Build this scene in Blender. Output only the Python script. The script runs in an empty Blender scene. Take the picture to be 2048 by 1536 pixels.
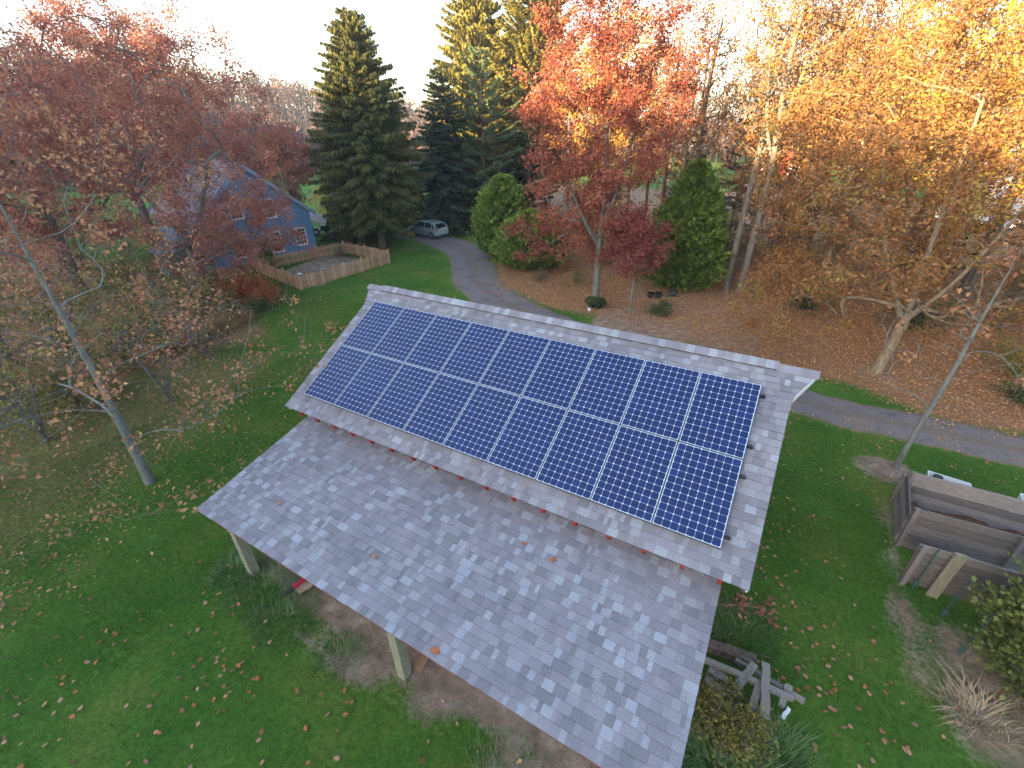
import bpy, math
import numpy as np
from mathutils import Vector, Matrix

PI = math.pi
scene = bpy.context.scene
COL = scene.collection
rad = math.radians

# ------------------------------------------------------------------ materials
def new_mat(name):
    m = bpy.data.materials.new(name); m.use_nodes = True
    nt = m.node_tree; nt.nodes.clear()
    return m, nt, nt.nodes, nt.links

def ramp_node(N, stops, const=False):
    r = N.new('ShaderNodeValToRGB'); cr = r.color_ramp
    if const: cr.interpolation = 'CONSTANT'
    cr.elements[0].position = stops[0][0]; cr.elements[0].color = (*stops[0][1], 1)
    cr.elements[1].position = stops[-1][0]; cr.elements[1].color = (*stops[-1][1], 1)
    for p, c in stops[1:-1]:
        e = cr.elements.new(p); e.color = (*c, 1)
    return r

def noise_node(N, L, scale, detail=4, rough=.6, vec=None):
    t = N.new('ShaderNodeTexNoise'); t.inputs['Scale'].default_value = scale
    t.inputs['Detail'].default_value = detail; t.inputs['Roughness'].default_value = rough
    if vec is not None: L.new(vec, t.inputs['Vector'])
    return t

def mixc(N, L, fac, a, b, mode='MIX'):
    m = N.new('ShaderNodeMix'); m.data_type = 'RGBA'; m.blend_type = mode
    for sock, val in ((m.inputs[0], fac), (m.inputs[6], a), (m.inputs[7], b)):
        if hasattr(val, 'links'): L.new(val, sock)
        else: sock.default_value = (*val, 1) if isinstance(val, tuple) else val
    return m.outputs[2]

def plain(name, c, rough=.7, spec=.3, metal=0, noise=None, bump=None, coat=0, stretch=None, c2=None):
    """noise=(scale, amount), bump=(scale, strength, distance)"""
    m, nt, N, L = new_mat(name)
    out = N.new('ShaderNodeOutputMaterial'); b = N.new('ShaderNodeBsdfPrincipled')
    L.new(b.outputs[0], out.inputs[0])
    b.inputs['Roughness'].default_value = rough
    b.inputs['Specular IOR Level'].default_value = spec
    b.inputs['Metallic'].default_value = metal
    b.inputs['Coat Weight'].default_value = coat
    tc = N.new('ShaderNodeTexCoord'); vec = tc.outputs['Object']
    if stretch:
        mp = N.new('ShaderNodeMapping'); mp.inputs['Scale'].default_value = stretch
        L.new(vec, mp.inputs['Vector']); vec = mp.outputs[0]
    if noise:
        n = noise_node(N, L, noise[0], 5, .65, vec)
        k = noise[1]
        lo = tuple(max(0, x * (1 - k)) for x in c); hi = tuple(min(1, x * (1 + k)) for x in (c2 or c))
        r = ramp_node(N, [(.3, lo), (.7, hi)]); L.new(n.outputs[0], r.inputs[0])
        L.new(r.outputs[0], b.inputs['Base Color'])
    else:
        b.inputs['Base Color'].default_value = (*c, 1)
    if bump:
        n2 = noise_node(N, L, bump[0], 5, .65, vec)
        bp = N.new('ShaderNodeBump'); bp.inputs['Strength'].default_value = bump[1]; bp.inputs['Distance'].default_value = bump[2]
        L.new(n2.outputs[0], bp.inputs['Height']); L.new(bp.outputs[0], b.inputs['Normal'])
    return m

def leaf_mat(name, stops, trans=.35, rough=.55, spec=.25):
    m, nt, N, L = new_mat(name)
    out = N.new('ShaderNodeOutputMaterial')
    at = N.new('ShaderNodeAttribute'); at.attribute_name = 'tone'
    r = ramp_node(N, stops); L.new(at.outputs['Fac'], r.inputs[0])
    b = N.new('ShaderNodeBsdfPrincipled'); b.inputs['Roughness'].default_value = rough
    b.inputs['Specular IOR Level'].default_value = spec
    L.new(r.outputs[0], b.inputs['Base Color'])
    t = N.new('ShaderNodeBsdfTranslucent'); L.new(r.outputs[0], t.inputs[0])
    mx = N.new('ShaderNodeMixShader'); mx.inputs[0].default_value = trans
    L.new(b.outputs[0], mx.inputs[1]); L.new(t.outputs[0], mx.inputs[2]); L.new(mx.outputs[0], out.inputs[0])
    return m

def tone_mat(name, stops, rough=.85, spec=.2, noise=(60, .25), bump=None, const=False, stretch=None):
    m, nt, N, L = new_mat(name)
    out = N.new('ShaderNodeOutputMaterial'); b = N.new('ShaderNodeBsdfPrincipled')
    L.new(b.outputs[0], out.inputs[0])
    b.inputs['Roughness'].default_value = rough; b.inputs['Specular IOR Level'].default_value = spec
    at = N.new('ShaderNodeAttribute'); at.attribute_name = 'tone'
    r = ramp_node(N, stops, const); L.new(at.outputs['Fac'], r.inputs[0])
    tc = N.new('ShaderNodeTexCoord'); vec = tc.outputs['Object']
    if stretch:
        mp = N.new('ShaderNodeMapping'); mp.inputs['Scale'].default_value = stretch
        L.new(vec, mp.inputs['Vector']); vec = mp.outputs[0]
    n = noise_node(N, L, noise[0], 4, .7, vec)
    r2 = ramp_node(N, [(.25, (1 - noise[1],) * 3), (.75, (1 + noise[1],) * 3)]); L.new(n.outputs[0], r2.inputs[0])
    col = mixc(N, L, 1.0, r.outputs[0], r2.outputs[0], 'MULTIPLY')
    n3 = noise_node(N, L, .9, 5, .65, tc.outputs['Object']); r3 = ramp_node(N, [(.3, (.86, .86, .87)), (.7, (1.12, 1.11, 1.10))]); L.new(n3.outputs[0], r3.inputs[0]); col = mixc(N, L, 1.0, col, r3.outputs[0], 'MULTIPLY')
    L.new(col, b.inputs['Base Color'])
    if bump:
        bp = N.new('ShaderNodeBump'); bp.inputs['Strength'].default_value = bump[0]; bp.inputs['Distance'].default_value = bump[1]
        L.new(n.outputs[0], bp.inputs['Height']); L.new(bp.outputs[0], b.inputs['Normal'])
    return m

# ------------------------------------------------------------------ mesh builder
class MB:
    def __init__(s): s.V = []; s.F = []; s.T = []; s.M = []; s.n = 0
    def add(s, V, F, tone=.5, mat=0):
        V = np.asarray(V, float).reshape(-1, 3); F = np.asarray(F, np.int64)
        if len(F) == 0: return
        s.V.append(V); s.F.append(F + s.n); s.n += len(V)
        s.T.append(np.broadcast_to(np.asarray(tone, float), (len(F),)).copy())
        s.M.append(np.full(len(F), mat, np.int32))
    def box(s, a, b, tone=.5, mat=0):
        (x0, y0, z0), (x1, y1, z1) = a, b
        V = [(x0,y0,z0),(x1,y0,z0),(x1,y1,z0),(x0,y1,z0),(x0,y0,z1),(x1,y0,z1),(x1,y1,z1),(x0,y1,z1)]
        s.add(V, [(0,3,2,1),(4,5,6,7),(0,1,5,4),(1,2,6,5),(2,3,7,6),(3,0,4,7)], tone, mat)
    def beam(s, p0, p1, w, h, up=(0,0,1), tone=.5, mat=0):
        p0 = np.array(p0, float); p1 = np.array(p1, float); d = p1 - p0; d /= np.linalg.norm(d)
        u = np.array(up, float); u = u - d * (u @ d)
        if np.linalg.norm(u) < 1e-3: u = np.array([1., 0, 0]) - d * d[0]
        u /= np.linalg.norm(u); r = np.cross(d, u)
        V = [p + r * (sx * w / 2) + u * (sz * h / 2) for p in (p0, p1) for sx, sz in ((-1,-1),(1,-1),(1,1),(-1,1))]
        s.add(V, [(0,1,2,3),(7,6,5,4),(0,4,5,1),(1,5,6,2),(2,6,7,3),(3,7,4,0)], tone, mat)
    def cyl(s, p0, p1, r0, r1=None, n=12, caps=True, tone=.5, mat=0):
        r1 = r0 if r1 is None else r1
        p0 = np.array(p0, float); p1 = np.array(p1, float); d = p1 - p0; d /= np.linalg.norm(d)
        a = np.array([0, 0, 1.]) if abs(d[2]) < .9 else np.array([1., 0, 0])
        u = np.cross(d, a); u /= np.linalg.norm(u); v = np.cross(d, u)
        th = np.arange(n) * 2 * PI / n
        ring = np.cos(th)[:, None] * u + np.sin(th)[:, None] * v
        V = np.concatenate([p0 + ring * r0, p1 + ring * r1, [p0], [p1]])
        i = np.arange(n); j = (i + 1) % n
        s.add(V, np.stack([i, i + n, j + n, j], 1), tone, mat)
        if caps:
            s.add(V, np.stack([i, j, np.full(n, 2 * n)], 1), tone, mat); s.add(V, np.stack([j + n, i + n, np.full(n, 2 * n + 1)], 1), tone, mat)
    def poly_prism(s, pts, off, tone=.5, mat=0):
        P = np.array(pts, float); n = len(P); V = np.concatenate([P, P + np.array(off, float)])
        i = np.arange(n); j = (i + 1) % n
        s.add(V, [tuple(range(n))[::-1]], tone, mat); s.add(V, [tuple(range(n, 2 * n))], tone, mat)
        s.add(V, np.stack([i, j, j + n, i + n], 1), tone, mat)
    def mesh(s, name, mats, loc=(0, 0, 0), smooth=False):
        me = bpy.data.meshes.new(name)
        V = np.concatenate(s.V) - np.array(loc, float)
        idx = np.concatenate([f.ravel() for f in s.F]); tot = np.concatenate([np.full(len(f), f.shape[1]) for f in s.F])
        start = np.concatenate([[0], np.cumsum(tot)[:-1]])
        me.vertices.add(len(V)); me.vertices.foreach_set('co', V.astype(np.float32).ravel())
        me.loops.add(len(idx)); me.loops.foreach_set('vertex_index', idx.astype(np.int32))
        me.polygons.add(len(tot)); me.polygons.foreach_set('loop_start', start.astype(np.int32))
        if not isinstance(mats, (list, tuple)): mats = [mats]
        for m in mats: me.materials.append(m)
        me.polygons.foreach_set('material_index', np.concatenate(s.M))
        at = me.attributes.new('tone', 'FLOAT', 'FACE'); at.data.foreach_set('value', np.concatenate(s.T).astype(np.float32))
        me.update(calc_edges=True); me.validate()
        me.polygons.foreach_set('use_smooth', np.full(len(me.polygons), bool(smooth)))
        return me
    def build(s, name, mats, parent=None, loc=None, smooth=False):
        """geometry given in world coordinates; loc = origin (defaults to the parent's location)"""
        if loc is None: loc = tuple(parent.location) if parent is not None and parent.parent is None else (tuple(parent.parent.location) if parent is not None else (0, 0, 0))
        o = bpy.data.objects.new(name, s.mesh(name, mats, loc, smooth)); COL.objects.link(o)
        if parent is not None: o.parent = parent
        else: o.location = loc
        return o

def tag(o, label=None, cat=None, group=None, kind=None):
    if label: o['label'] = label
    if cat: o['category'] = cat
    if group: o['group'] = group
    if kind: o['kind'] = kind
    return o
def thing(name, label, cat, loc=(0, 0, 0), group=None, rot=(0, 0, 0)):
    o = bpy.data.objects.new(name, None); COL.objects.link(o); o.empty_display_size = .2
    o.location = loc; o.rotation_euler = rot
    return tag(o, label, cat, group)
def copy_tree(o, parent=None):
    c = o.copy(); COL.objects.link(c); c.parent = parent
    for ch in list(o.children): copy_tree(ch, c)
    return c

# ------------------------------------------------------------------ camera
Rm = np.array([[0.8669525585, 0.4982095213, -0.0134362988], [0.2387690310, -0.4388528766, -0.8662548716], [-0.4374729833, 0.7477937052, -0.4994216288]])
CP = np.array([9.21237405, -5.67604405, 9.18180729]); FPX = 912.694
cam = bpy.data.cameras.new('camera'); cam_o = bpy.data.objects.new('camera', cam); COL.objects.link(cam_o)
M = Matrix.Identity(4)
for i in range(3):
    M[i][0] = Rm[0][i]; M[i][1] = -Rm[1][i]; M[i][2] = -Rm[2][i]; M[i][3] = CP[i]
cam_o.matrix_world = M
cam.sensor_width = 36; cam.lens = FPX / 2048 * 36; cam.clip_end = 3000; cam.clip_start = .1
scene.camera = cam_o
def in_frame(P, margin=0):
    Y = (np.asarray(P) - CP) @ Rm.T
    u = 1024 + FPX * Y[:, 0] / Y[:, 2]; v = 768 + FPX * Y[:, 1] / Y[:, 2]
    return (Y[:, 2] > 0) & (u > -margin) & (u < 2048 + margin) & (v > -margin) & (v < 1536 + margin)

# ------------------------------------------------------------------ light
EL = rad(13.0); SA = np.array([.30, .954])
sd = Vector((SA[0] * math.cos(EL), SA[1] * math.cos(EL), -math.sin(EL)))
sun = bpy.data.lights.new('sun', 'SUN'); sun.energy = 5.0; sun.angle = rad(.5); sun.color = (1, .73, .38)
so = bpy.data.objects.new('sun', sun); COL.objects.link(so); so.rotation_euler = sd.to_track_quat('-Z', 'Y').to_euler(); so.location = (-30, -90, 60)
w = bpy.data.worlds.new('World'); scene.world = w; w.use_nodes = True
wn = w.node_tree.nodes; wl = w.node_tree.links; wn.clear()
sky = wn.new('ShaderNodeTexSky'); sky.sky_type = 'NISHITA'; sky.sun_disc = False
sky.sun_elevation = EL; sky.sun_rotation = rad(197.5); sky.air_density = 1.0; sky.dust_density = 1.9; sky.ozone_density = 1.6
bg = wn.new('ShaderNodeBackground'); bg.inputs[1].default_value = .12
wo = wn.new('ShaderNodeOutputWorld'); wl.new(sky.outputs[0], bg.inputs[0]); wl.new(bg.outputs[0], wo.inputs[0])
vs = scene.view_settings; vs.view_transform = 'Standard'; vs.look = 'None'; vs.gamma = 1; vs.use_curve_mapping = False
vs.exposure = 2.85

# ------------------------------------------------------------------ shared materials
G_LEAF = dict(
    red=leaf_mat('leaf_red', [(0, (.14,.036,.026)), (.35, (.25,.068,.045)), (.7, (.36,.115,.068)), (1, (.46,.19,.09))], .28),
    rust=leaf_mat('leaf_rust', [(0, (.21,.075,.058)), (.4, (.36,.13,.092)), (.75, (.47,.20,.12)), (1, (.54,.28,.14))]),
    russet=leaf_mat('leaf_russet', [(0, (.20,.09,.05)), (.4, (.34,.155,.08)), (.75, (.46,.23,.12)), (1, (.52,.31,.14))]),
    orange=leaf_mat('leaf_orange', [(0, (.30,.07,.025)), (.5, (.50,.13,.045)), (1, (.60,.26,.09))]),
    gold=leaf_mat('leaf_gold', [(0, (.17,.085,.035)), (.4, (.30,.145,.058)), (.68, (.40,.195,.07)), (.88, (.36,.235,.065)), (1, (.36,.32,.065))]),
    yellow=leaf_mat('leaf_yellow', [(0, (.32,.19,.03)), (.5, (.52,.33,.055)), (1, (.62,.46,.085))]),
    olive=leaf_mat('leaf_olive', [(0, (.12,.10,.04)), (.4, (.22,.19,.06)), (.75, (.32,.31,.06)), (1, (.38,.24,.10))]),
    crimson=leaf_mat('leaf_crimson', [(0, (.15,.035,.035)), (.5, (.26,.065,.06)), (1, (.34,.12,.09))]),
    shrub=leaf_mat('leaf_shrub', [(0, (.035,.055,.016)), (.5, (.075,.11,.03)), (1, (.13,.17,.05))]),
    tanshrub=leaf_mat('leaf_tan', [(0, (.13,.10,.05)), (.5, (.23,.175,.075)), (1, (.34,.25,.11))]),
)
NEEDLE = dict(
    spruce=leaf_mat('needle_spruce', [(0, (.042,.052,.015)), (.5, (.085,.094,.022)), (.85, (.14,.13,.03)), (1, (.17,.12,.04))], .12, .6),
    dark=leaf_mat('needle_dark', [(0, (.022,.038,.02)), (.6, (.045,.068,.03)), (1, (.075,.092,.035))], .12, .6),
    pine=leaf_mat('needle_pine', [(0, (.07,.115,.06)), (.5, (.12,.185,.085)), (1, (.20,.25,.085))], .2, .6),
    sunlit=leaf_mat('needle_sunlit', [(0, (.10,.10,.022)), (.5, (.20,.18,.035)), (1, (.30,.24,.05))], .2, .6),  # low sun painted into the needle colour of the lit conifers
    arbor=leaf_mat('needle_arbor', [(0, (.06,.105,.016)), (.5, (.125,.20,.03)), (1, (.195,.265,.05))], .2, .6),
)
BARK = dict(
    grey=plain('bark_grey', (.165,.155,.135), .9, .1, noise=(9, .4), bump=(30, .8, .02), stretch=(1, 1, .3)),
    pale=plain('bark_pale', (.17,.175,.155), .9, .1, noise=(7, .35), bump=(30, .6, .015), stretch=(1, 1, .4)),
    brown=plain('bark_brown', (.15,.115,.085), .9, .1, noise=(9, .45), bump=(25, .8, .02), stretch=(1, 1, .3)),
    tan=plain('bark_tan', (.26,.20,.13), .9, .1, noise=(9, .4), bump=(25, .8, .02), stretch=(1, 1, .3)),
)
WOOD = tone_mat('weathered_plank', [(0, (.13,.115,.105)), (.5, (.20,.18,.165)), (1, (.285,.255,.235))], .85, .15, (5, .35), (.4, .01), stretch=(1, 8, 8))
TIMBER = plain('grey_timber', (.215,.20,.175), .85, .15, noise=(6, .35), bump=(30, .4, .006), stretch=(6, 6, .6))
POSTW = plain('treated_post', (.26,.25,.18), .85, .15, noise=(7, .3), bump=(30, .4, .006), stretch=(5, 5, .5))
REDW = plain('red_paint', (.33,.035,.028), .65, .3, noise=(6, .2), bump=(30, .2, .003))
WHITE = plain('white_paint', (.78,.79,.80), .5, .4, noise=(4, .05))
BLACKM = plain('black_metal', (.02,.02,.022), .45, .5)
SILVER = plain('white_aluminium', (.50,.55,.57), .35, .5)

# ------------------------------------------------------------------ ground
rng = np.random.default_rng(7)
def axis(lo, hi, step, far):
    a = np.arange(lo, hi + step / 2, step); k = np.cumsum(step * 1.22 ** np.arange(1, 60)); k = k[k < far]
    return np.concatenate([lo - k[::-1], a, hi + k])
def smooth(x, a, b):
    t = np.clip((x - a) / (b - a), 0, 1); return t * t * (3 - 2 * t)
def lump(x, y, s, seed=0):
    r = np.random.default_rng(seed); out = 0
    for k in range(7):
        th = r.uniform(0, 2 * PI); f = r.uniform(.5, 2.2) / s
        out = out + np.sin((x * math.cos(th) + y * math.sin(th)) * f * 2 * PI / 2 + r.uniform(0, 6.28))
    return out / 7
DRIVE = np.array([(40, 14.6), (30, 13.2), (22, 12.2), (17.3, 12.05), (14, 11.95), (11.4, 12.0), (7, 12.9), (3, 13.9), (-.5, 14.6), (-3.6, 15.9), (-5.9, 17.3), (-8, 19.0), (-9.9, 21.7), (-12.6, 25.0), (-16.5, 27.2), (-22, 28.3), (-30, 29.0), (-42, 31)])
def chaikin(P, n):
    P = np.asarray(P, float)
    for _ in range(n):
        Q = np.empty((2 * len(P) - 2, P.shape[1])); Q[0::2] = .75 * P[:-1] + .25 * P[1:]; Q[1::2] = .25 * P[:-1] + .75 * P[1:]
        P = np.concatenate([P[:1], Q, P[-1:]])
    return P
DC = chaikin(DRIVE, 3)
def drive_dist(x, y):
    x = np.asarray(x); sh = x.shape; x = x.ravel(); y = np.asarray(y).ravel()
    d = np.full(len(x), 1e9)
    for k in range(0, len(DC)):
        d = np.minimum(d, (x - DC[k, 0]) ** 2 + (y - DC[k, 1]) ** 2)
    return np.sqrt(d).reshape(sh)
def side_of_wood(x, y):
    """how far a point lies into the leaf-strewn wood floor north of the drive (1 = fully)"""
    edge = np.interp(x, [-40, -26, -12, -8.7, -5.3, -2.4, 0, 5, 11, 16, 25, 40], [70, 60, 33, 22.3, 18.3, 16.7, 16.4, 16.0, 14.0, 12.9, 13.6, 16])
    return smooth(y - edge + 1.3 * lump(x, y, 4, 3), -.9, 1.1)
def leaf_density(x, y):
    w_ = side_of_wood(x, y) * (1 - smooth(y, 64, 76))
    left = .55 * smooth(-(x + .35 * y), 2.2, 9) * smooth(-(y - 9.5), 0, 7)            # under the oaks on the left
    left2 = .85 * smooth(-(x + 10.5 - .18 * (y - 2)), 0, 4.5) * smooth(-(y - 8.6), 0, 2.5)
    left3 = .9 * smooth(-(x + 13.5), 0, 3) * smooth(-(y - 10.5), 0, 2)
    ru = .30 * smooth(x, 12, 13.4) * smooth(y, 6.0, 8.5) * smooth(-y, -11.5, -9.5)
    return np.clip(np.maximum.reduce([w_, left, left2, left3, ru]), 0, 1)
def in_poly(x, y, poly):
    inside = np.zeros(np.shape(x), bool); P = poly; j = len(P) - 1
    for i in range(len(P)):
        xi, yi = P[i]; xj, yj = P[j]
        c = ((yi > y) != (yj > y)) & (x < (xj - xi) * (y - yi) / (yj - yi + 1e-12) + xi)
        inside ^= c; j = i
    return inside
def dirt_mask(x, y):
    front = smooth(x, .9, 2.0) * smooth(-x, -9.9, -9.0) * smooth(y, -3.65, -2.95) * (.62 + .75 * lump(x, y, 1.5, 5))
    front = np.maximum(front, .95 * smooth(y, -2.7, -2.3) * smooth(-y, -6.6, -6.3) * smooth(x, -.1, .2) * smooth(-x, -9.6, -9.4))
    e = np.hypot((x - 13.55), (y - 9.0) * 1.25); tree = .62 * smooth(-e, -1.25, -.6)
    comp = .62 * smooth(x, 12.75, 13.25) * smooth(-x, -13.75, -13.4) * smooth(y, 1.2, 2) * smooth(-y, -8.2, -7.6) * (.75 + .5 * lump(x, y, 1.5, 8))
    comp2 = .6 * smooth(x, 13.2, 14) * smooth(-y, -4.4, -3.4) * smooth(y, .2, 1.5)
    gold = .7 * smooth(-np.hypot(x - 13.8, y - 16), -1.4, -.5)
    fence = .95 * smooth(-np.abs(x + 19.4 + .25 * (y - 16)), -2.9, -2.2) * smooth(-np.abs(y - 16.2), -3.6, -2.9) * (.75 + .4 * lump(x, y, 3, 4))
    verge = .0 * x
    return np.clip(np.maximum.reduce([front, tree, comp, comp2, gold, fence, verge]), 0, 1)

gx = axis(-46, 36, .33, 500); gy = axis(-12, 56, .33, 500)
X, Y = np.meshgrid(gx, gy, indexing='ij')
Zg = .035 * lump(X, Y, 6, 1) * smooth(-np.abs(X), -60, -40)
def ground_z(x, y): return .035 * lump(np.asarray(x, float), np.asarray(y, float), 6, 1)
mb = MB(); nx, ny = X.shape
idx = np.arange(nx * ny).reshape(nx, ny)
mb.add(np.stack([X, Y, Zg], -1).reshape(-1, 3), np.stack([idx[:-1, :-1], idx[1:, :-1], idx[1:, 1:], idx[:-1, 1:]], -1).reshape(-1, 4))
def ground_material():
    m, nt, N, L = new_mat('lawn')
    out = N.new('ShaderNodeOutputMaterial'); b = N.new('ShaderNodeBsdfPrincipled'); L.new(b.outputs[0], out.inputs[0])
    b.inputs['Roughness'].default_value = .95; b.inputs['Specular IOR Level'].default_value = .1
    tc = N.new('ShaderNodeTexCoord'); v = tc.outputs['Object']
    n1 = noise_node(N, L, .35, 5, .6, v); n2 = noise_node(N, L, 9, 6, .75, v); n3 = noise_node(N, L, 45, 3, .7, v)
    g1 = ramp_node(N, [(.33, (.046,.122,.018)), (.5, (.074,.160,.024)), (.66, (.130,.178,.036))]); L.new(n1.outputs[0], g1.inputs[0])
    g2 = ramp_node(N, [(.3, (.60,.60,.60)), (.7, (1.4,1.4,1.3))]); L.new(n2.outputs[0], g2.inputs[0])
    grass = mixc(N, L, 1.0, g1.outputs[0], g2.outputs[0], 'MULTIPLY')
    dz = ramp_node(N, [(.3, (.15,.105,.07)), (.5, (.28,.205,.15)), (.68, (.44,.34,.26))]); nd = noise_node(N, L, 2.2, 6, .7, v); L.new(nd.outputs[0], dz.inputs[0])
    lit = ramp_node(N, [(.3, (.16,.09,.046)), (.5, (.30,.172,.09)), (.7, (.43,.26,.14))]); L.new(n3.outputs[0], lit.inputs[0])
    def mask(attr, lo, hi):
        a = N.new('ShaderNodeAttribute'); a.attribute_name = attr
        s = N.new('ShaderNodeMath'); s.operation = 'MULTIPLY_ADD'; L.new(n2.outputs[0], s.inputs[0]); s.inputs[1].default_value = .9; 
        sub = N.new('ShaderNodeMath'); sub.operation = 'SUBTRACT'; L.new(a.outputs['Fac'], sub.inputs[0]); sub.inputs[1].default_value = .45
        L.new(sub.outputs[0], s.inputs[2])
        mr = N.new('ShaderNodeMapRange'); mr.inputs['From Min'].default_value = lo; mr.inputs['From Max'].default_value = hi; L.new(s.outputs[0], mr.inputs['Value'])
        return mr.outputs[0]
    c = mixc(N, L, mask('litter', .38, .75), grass, lit.outputs[0])
    c = mixc(N, L, mask('dirt', .35, .6), c, dz.outputs[0])
    L.new(c, b.inputs['Base Color'])
    bp = N.new('ShaderNodeBump'); bp.inputs['Strength'].default_value = .8; bp.inputs['Distance'].default_value = .04
    ad = N.new('ShaderNodeMath'); L.new(n2.outputs[0], ad.inputs[0]); L.new(n3.outputs[0], ad.inputs[1])
    L.new(ad.outputs[0], bp.inputs['Height']); L.new(bp.outputs[0], b.inputs['Normal'])
    return m
go = mb.build('ground', ground_material(), smooth=True); tag(go, 'green autumn lawn with fallen leaves', None, kind='structure')
for nm, arr in (('litter', leaf_density(X, Y)), ('dirt', dirt_mask(X, Y))):
    a = go.data.attributes.new(nm, 'FLOAT', 'POINT'); a.data.foreach_set('value', arr.astype(np.float32).ravel())

# driveway: a strip with ragged edges, 2-3 cm proud of the lawn
def drive():
    mb = MB(); P = chaikin(DRIVE, 5); d = np.gradient(P, axis=0); d /= np.linalg.norm(d, axis=1)[:, None]
    nrm = np.stack([-d[:, 1], d[:, 0]], 1); K = 13
    wid = np.interp(P[:, 0], [-42, -20, -14, -9, -5, 0, 12, 40], [1.5, 1.75, 1.9, 1.8, 1.65, 1.3, 1.15, 1.2])
    rj = np.random.default_rng(3)
    t = np.linspace(-1, 1, K); n = len(P)
    jl = wid + .03 * rj.standard_normal(n) + .22 * lump(P[:, 0], P[:, 1], 1.2, 9); jr = wid + .03 * rj.standard_normal(n) + .22 * lump(P[:, 0], P[:, 1], 1.2, 12)
    V = np.zeros((n, K, 3))
    for k, tt in enumerate(t):
        o = np.where(tt < 0, tt * jl, tt * jr)
        V[:, k, :2] = P + nrm * o[:, None]
        V[:, k, 2] = ground_z(V[:, k, 0], V[:, k, 1]) + .03 * (1 - abs(tt) ** 4) + .008 - (.03 if abs(tt) == 1 else 0)
    i = np.arange(n * K).reshape(n, K)
    tt = np.abs((t[:-1] + t[1:]) / 2); mb.add(V.reshape(-1, 3), np.stack([i[:-1, :-1], i[1:, :-1], i[1:, 1:], i[:-1, 1:]], -1).reshape(-1, 4), np.tile(tt, n - 1))
    m, nt, N, L = new_mat('gravel')
    out = N.new('ShaderNodeOutputMaterial'); b = N.new('ShaderNodeBsdfPrincipled'); L.new(b.outputs[0], out.inputs[0])
    b.inputs['Roughness'].default_value = .95; b.inputs['Specular IOR Level'].default_value = .1
    tc = N.new('ShaderNodeTexCoord'); v = tc.outputs['Object']
    n1 = noise_node(N, L, .9, 5, .7, v); n2 = noise_node(N, L, 40, 3, .7, v)
    r1 = ramp_node(N, [(.33, (.125,.115,.115)), (.5, (.17,.16,.16)), (.6, (.19,.165,.15)), (.72, (.22,.15,.10))]); L.new(n1.outputs[0], r1.inputs[0])
    r2 = ramp_node(N, [(.3, (.65,) * 3), (.7, (1.35,) * 3)]); L.new(n2.outputs[0], r2.inputs[0])
    at = N.new('ShaderNodeAttribute'); at.attribute_name = 'tone'; n3 = noise_node(N, L, 1.6, 5, .75, v)
    wob = N.new('ShaderNodeMath'); wob.operation = 'MULTIPLY_ADD'; L.new(n3.outputs[0], wob.inputs[0]); wob.inputs[1].default_value = .7; L.new(at.outputs['Fac'], wob.inputs[2])
    fr = ramp_node(N, [(.38, (.55,) * 3), (.62, (0,) * 3), (1.0, (0,) * 3)]); L.new(wob.outputs[0], fr.inputs[0])
    sub = N.new('ShaderNodeMapRange'); sub.inputs['From Min'].default_value = 1.05; sub.inputs['From Max'].default_value = 1.35; L.new(wob.outputs[0], sub.inputs['Value'])
    g0 = mixc(N, L, 1., r1.outputs[0], r2.outputs[0], 'MULTIPLY'); g0 = mixc(N, L, fr.outputs[0], g0, (.16, .115, .075)); g0 = mixc(N, L, sub.outputs[0], g0, (.15, .13, .06))
    L.new(g0, b.inputs['Base Color'])
    bp = N.new('ShaderNodeBump'); bp.inputs['Strength'].default_value = .6; bp.inputs['Distance'].default_value = .02; L.new(n2.outputs[0], bp.inputs['Height']); L.new(bp.outputs[0], b.inputs['Normal'])
    tag(mb.build('driveway', m, smooth=True), 'grey gravel driveway curving behind the shed', None, kind='structure')
drive()

# ------------------------------------------------------------------ hills
def hill(name, label, f, mat, pts):
    A, B = pts; mb = MB(); V = f(A, B); i = np.arange(A.size).reshape(A.shape)
    mb.add(V.reshape(-1, 3), np.stack([i[:-1, :-1], i[1:, :-1], i[1:, 1:], i[:-1, 1:]], -1).reshape(-1, 4))
    return tag(mb.build(name, mat, smooth=True), label, None, kind='structure')
HILLM = plain('hill_floor', (.13,.10,.085), .95, .05, noise=(.15, .4), bump=(1.5, .6, .5))
def hill_ridge_left(az): return np.interp(az, [-130, -95, -80, -69, -60, -52, -45, -38, -30], [14, 20, 21, 20, 17.5, 15, 11.5, 7, 1])
def hill_left(az, r):
    z = hill_ridge_left(az) * np.exp(-((r - 190) / 42) ** 2) + .9 * lump(az * 2, r, 14, 21) - 1.5
    return np.stack([CP[0] + r * np.sin(np.radians(az)), CP[1] + r * np.cos(np.radians(az)), z], -1)
hill('hill', 'distant wooded hillside rising on the left under white sky', hill_left, HILLM, np.meshgrid(np.linspace(-130, -30, 90), np.linspace(95, 300, 60), indexing='ij'))
# unseen ridge added behind the camera, crest height shaped to set the shade line
S0x = [-300, -120, -60, -18, -5, 8, 40, 120, 200]; S0y = [22, 19, 14.6, 14.0, 13.6, 12.2, 10.2, 8, 5]
def shade_ridge(wv, a):
    ridge = np.interp(wv, S0x, S0y) + 100 * math.tan(EL) + 1.3 * lump(wv, a * 0, 7, 33) + .6 * lump(wv, a * 0, 2.2, 35)
    z = ridge * np.exp(-((a + 100) / 26) ** 2) - .6
    return np.stack([SA[1] * wv + SA[0] * a, -SA[0] * wv + SA[1] * a, z], -1)
hill('hill', 'unseen bare ridge added south of the yard to shade it', shade_ridge, HILLM, np.meshgrid(np.linspace(-300, 200, 400), np.linspace(-170, -45, 70), indexing='ij'))

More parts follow.
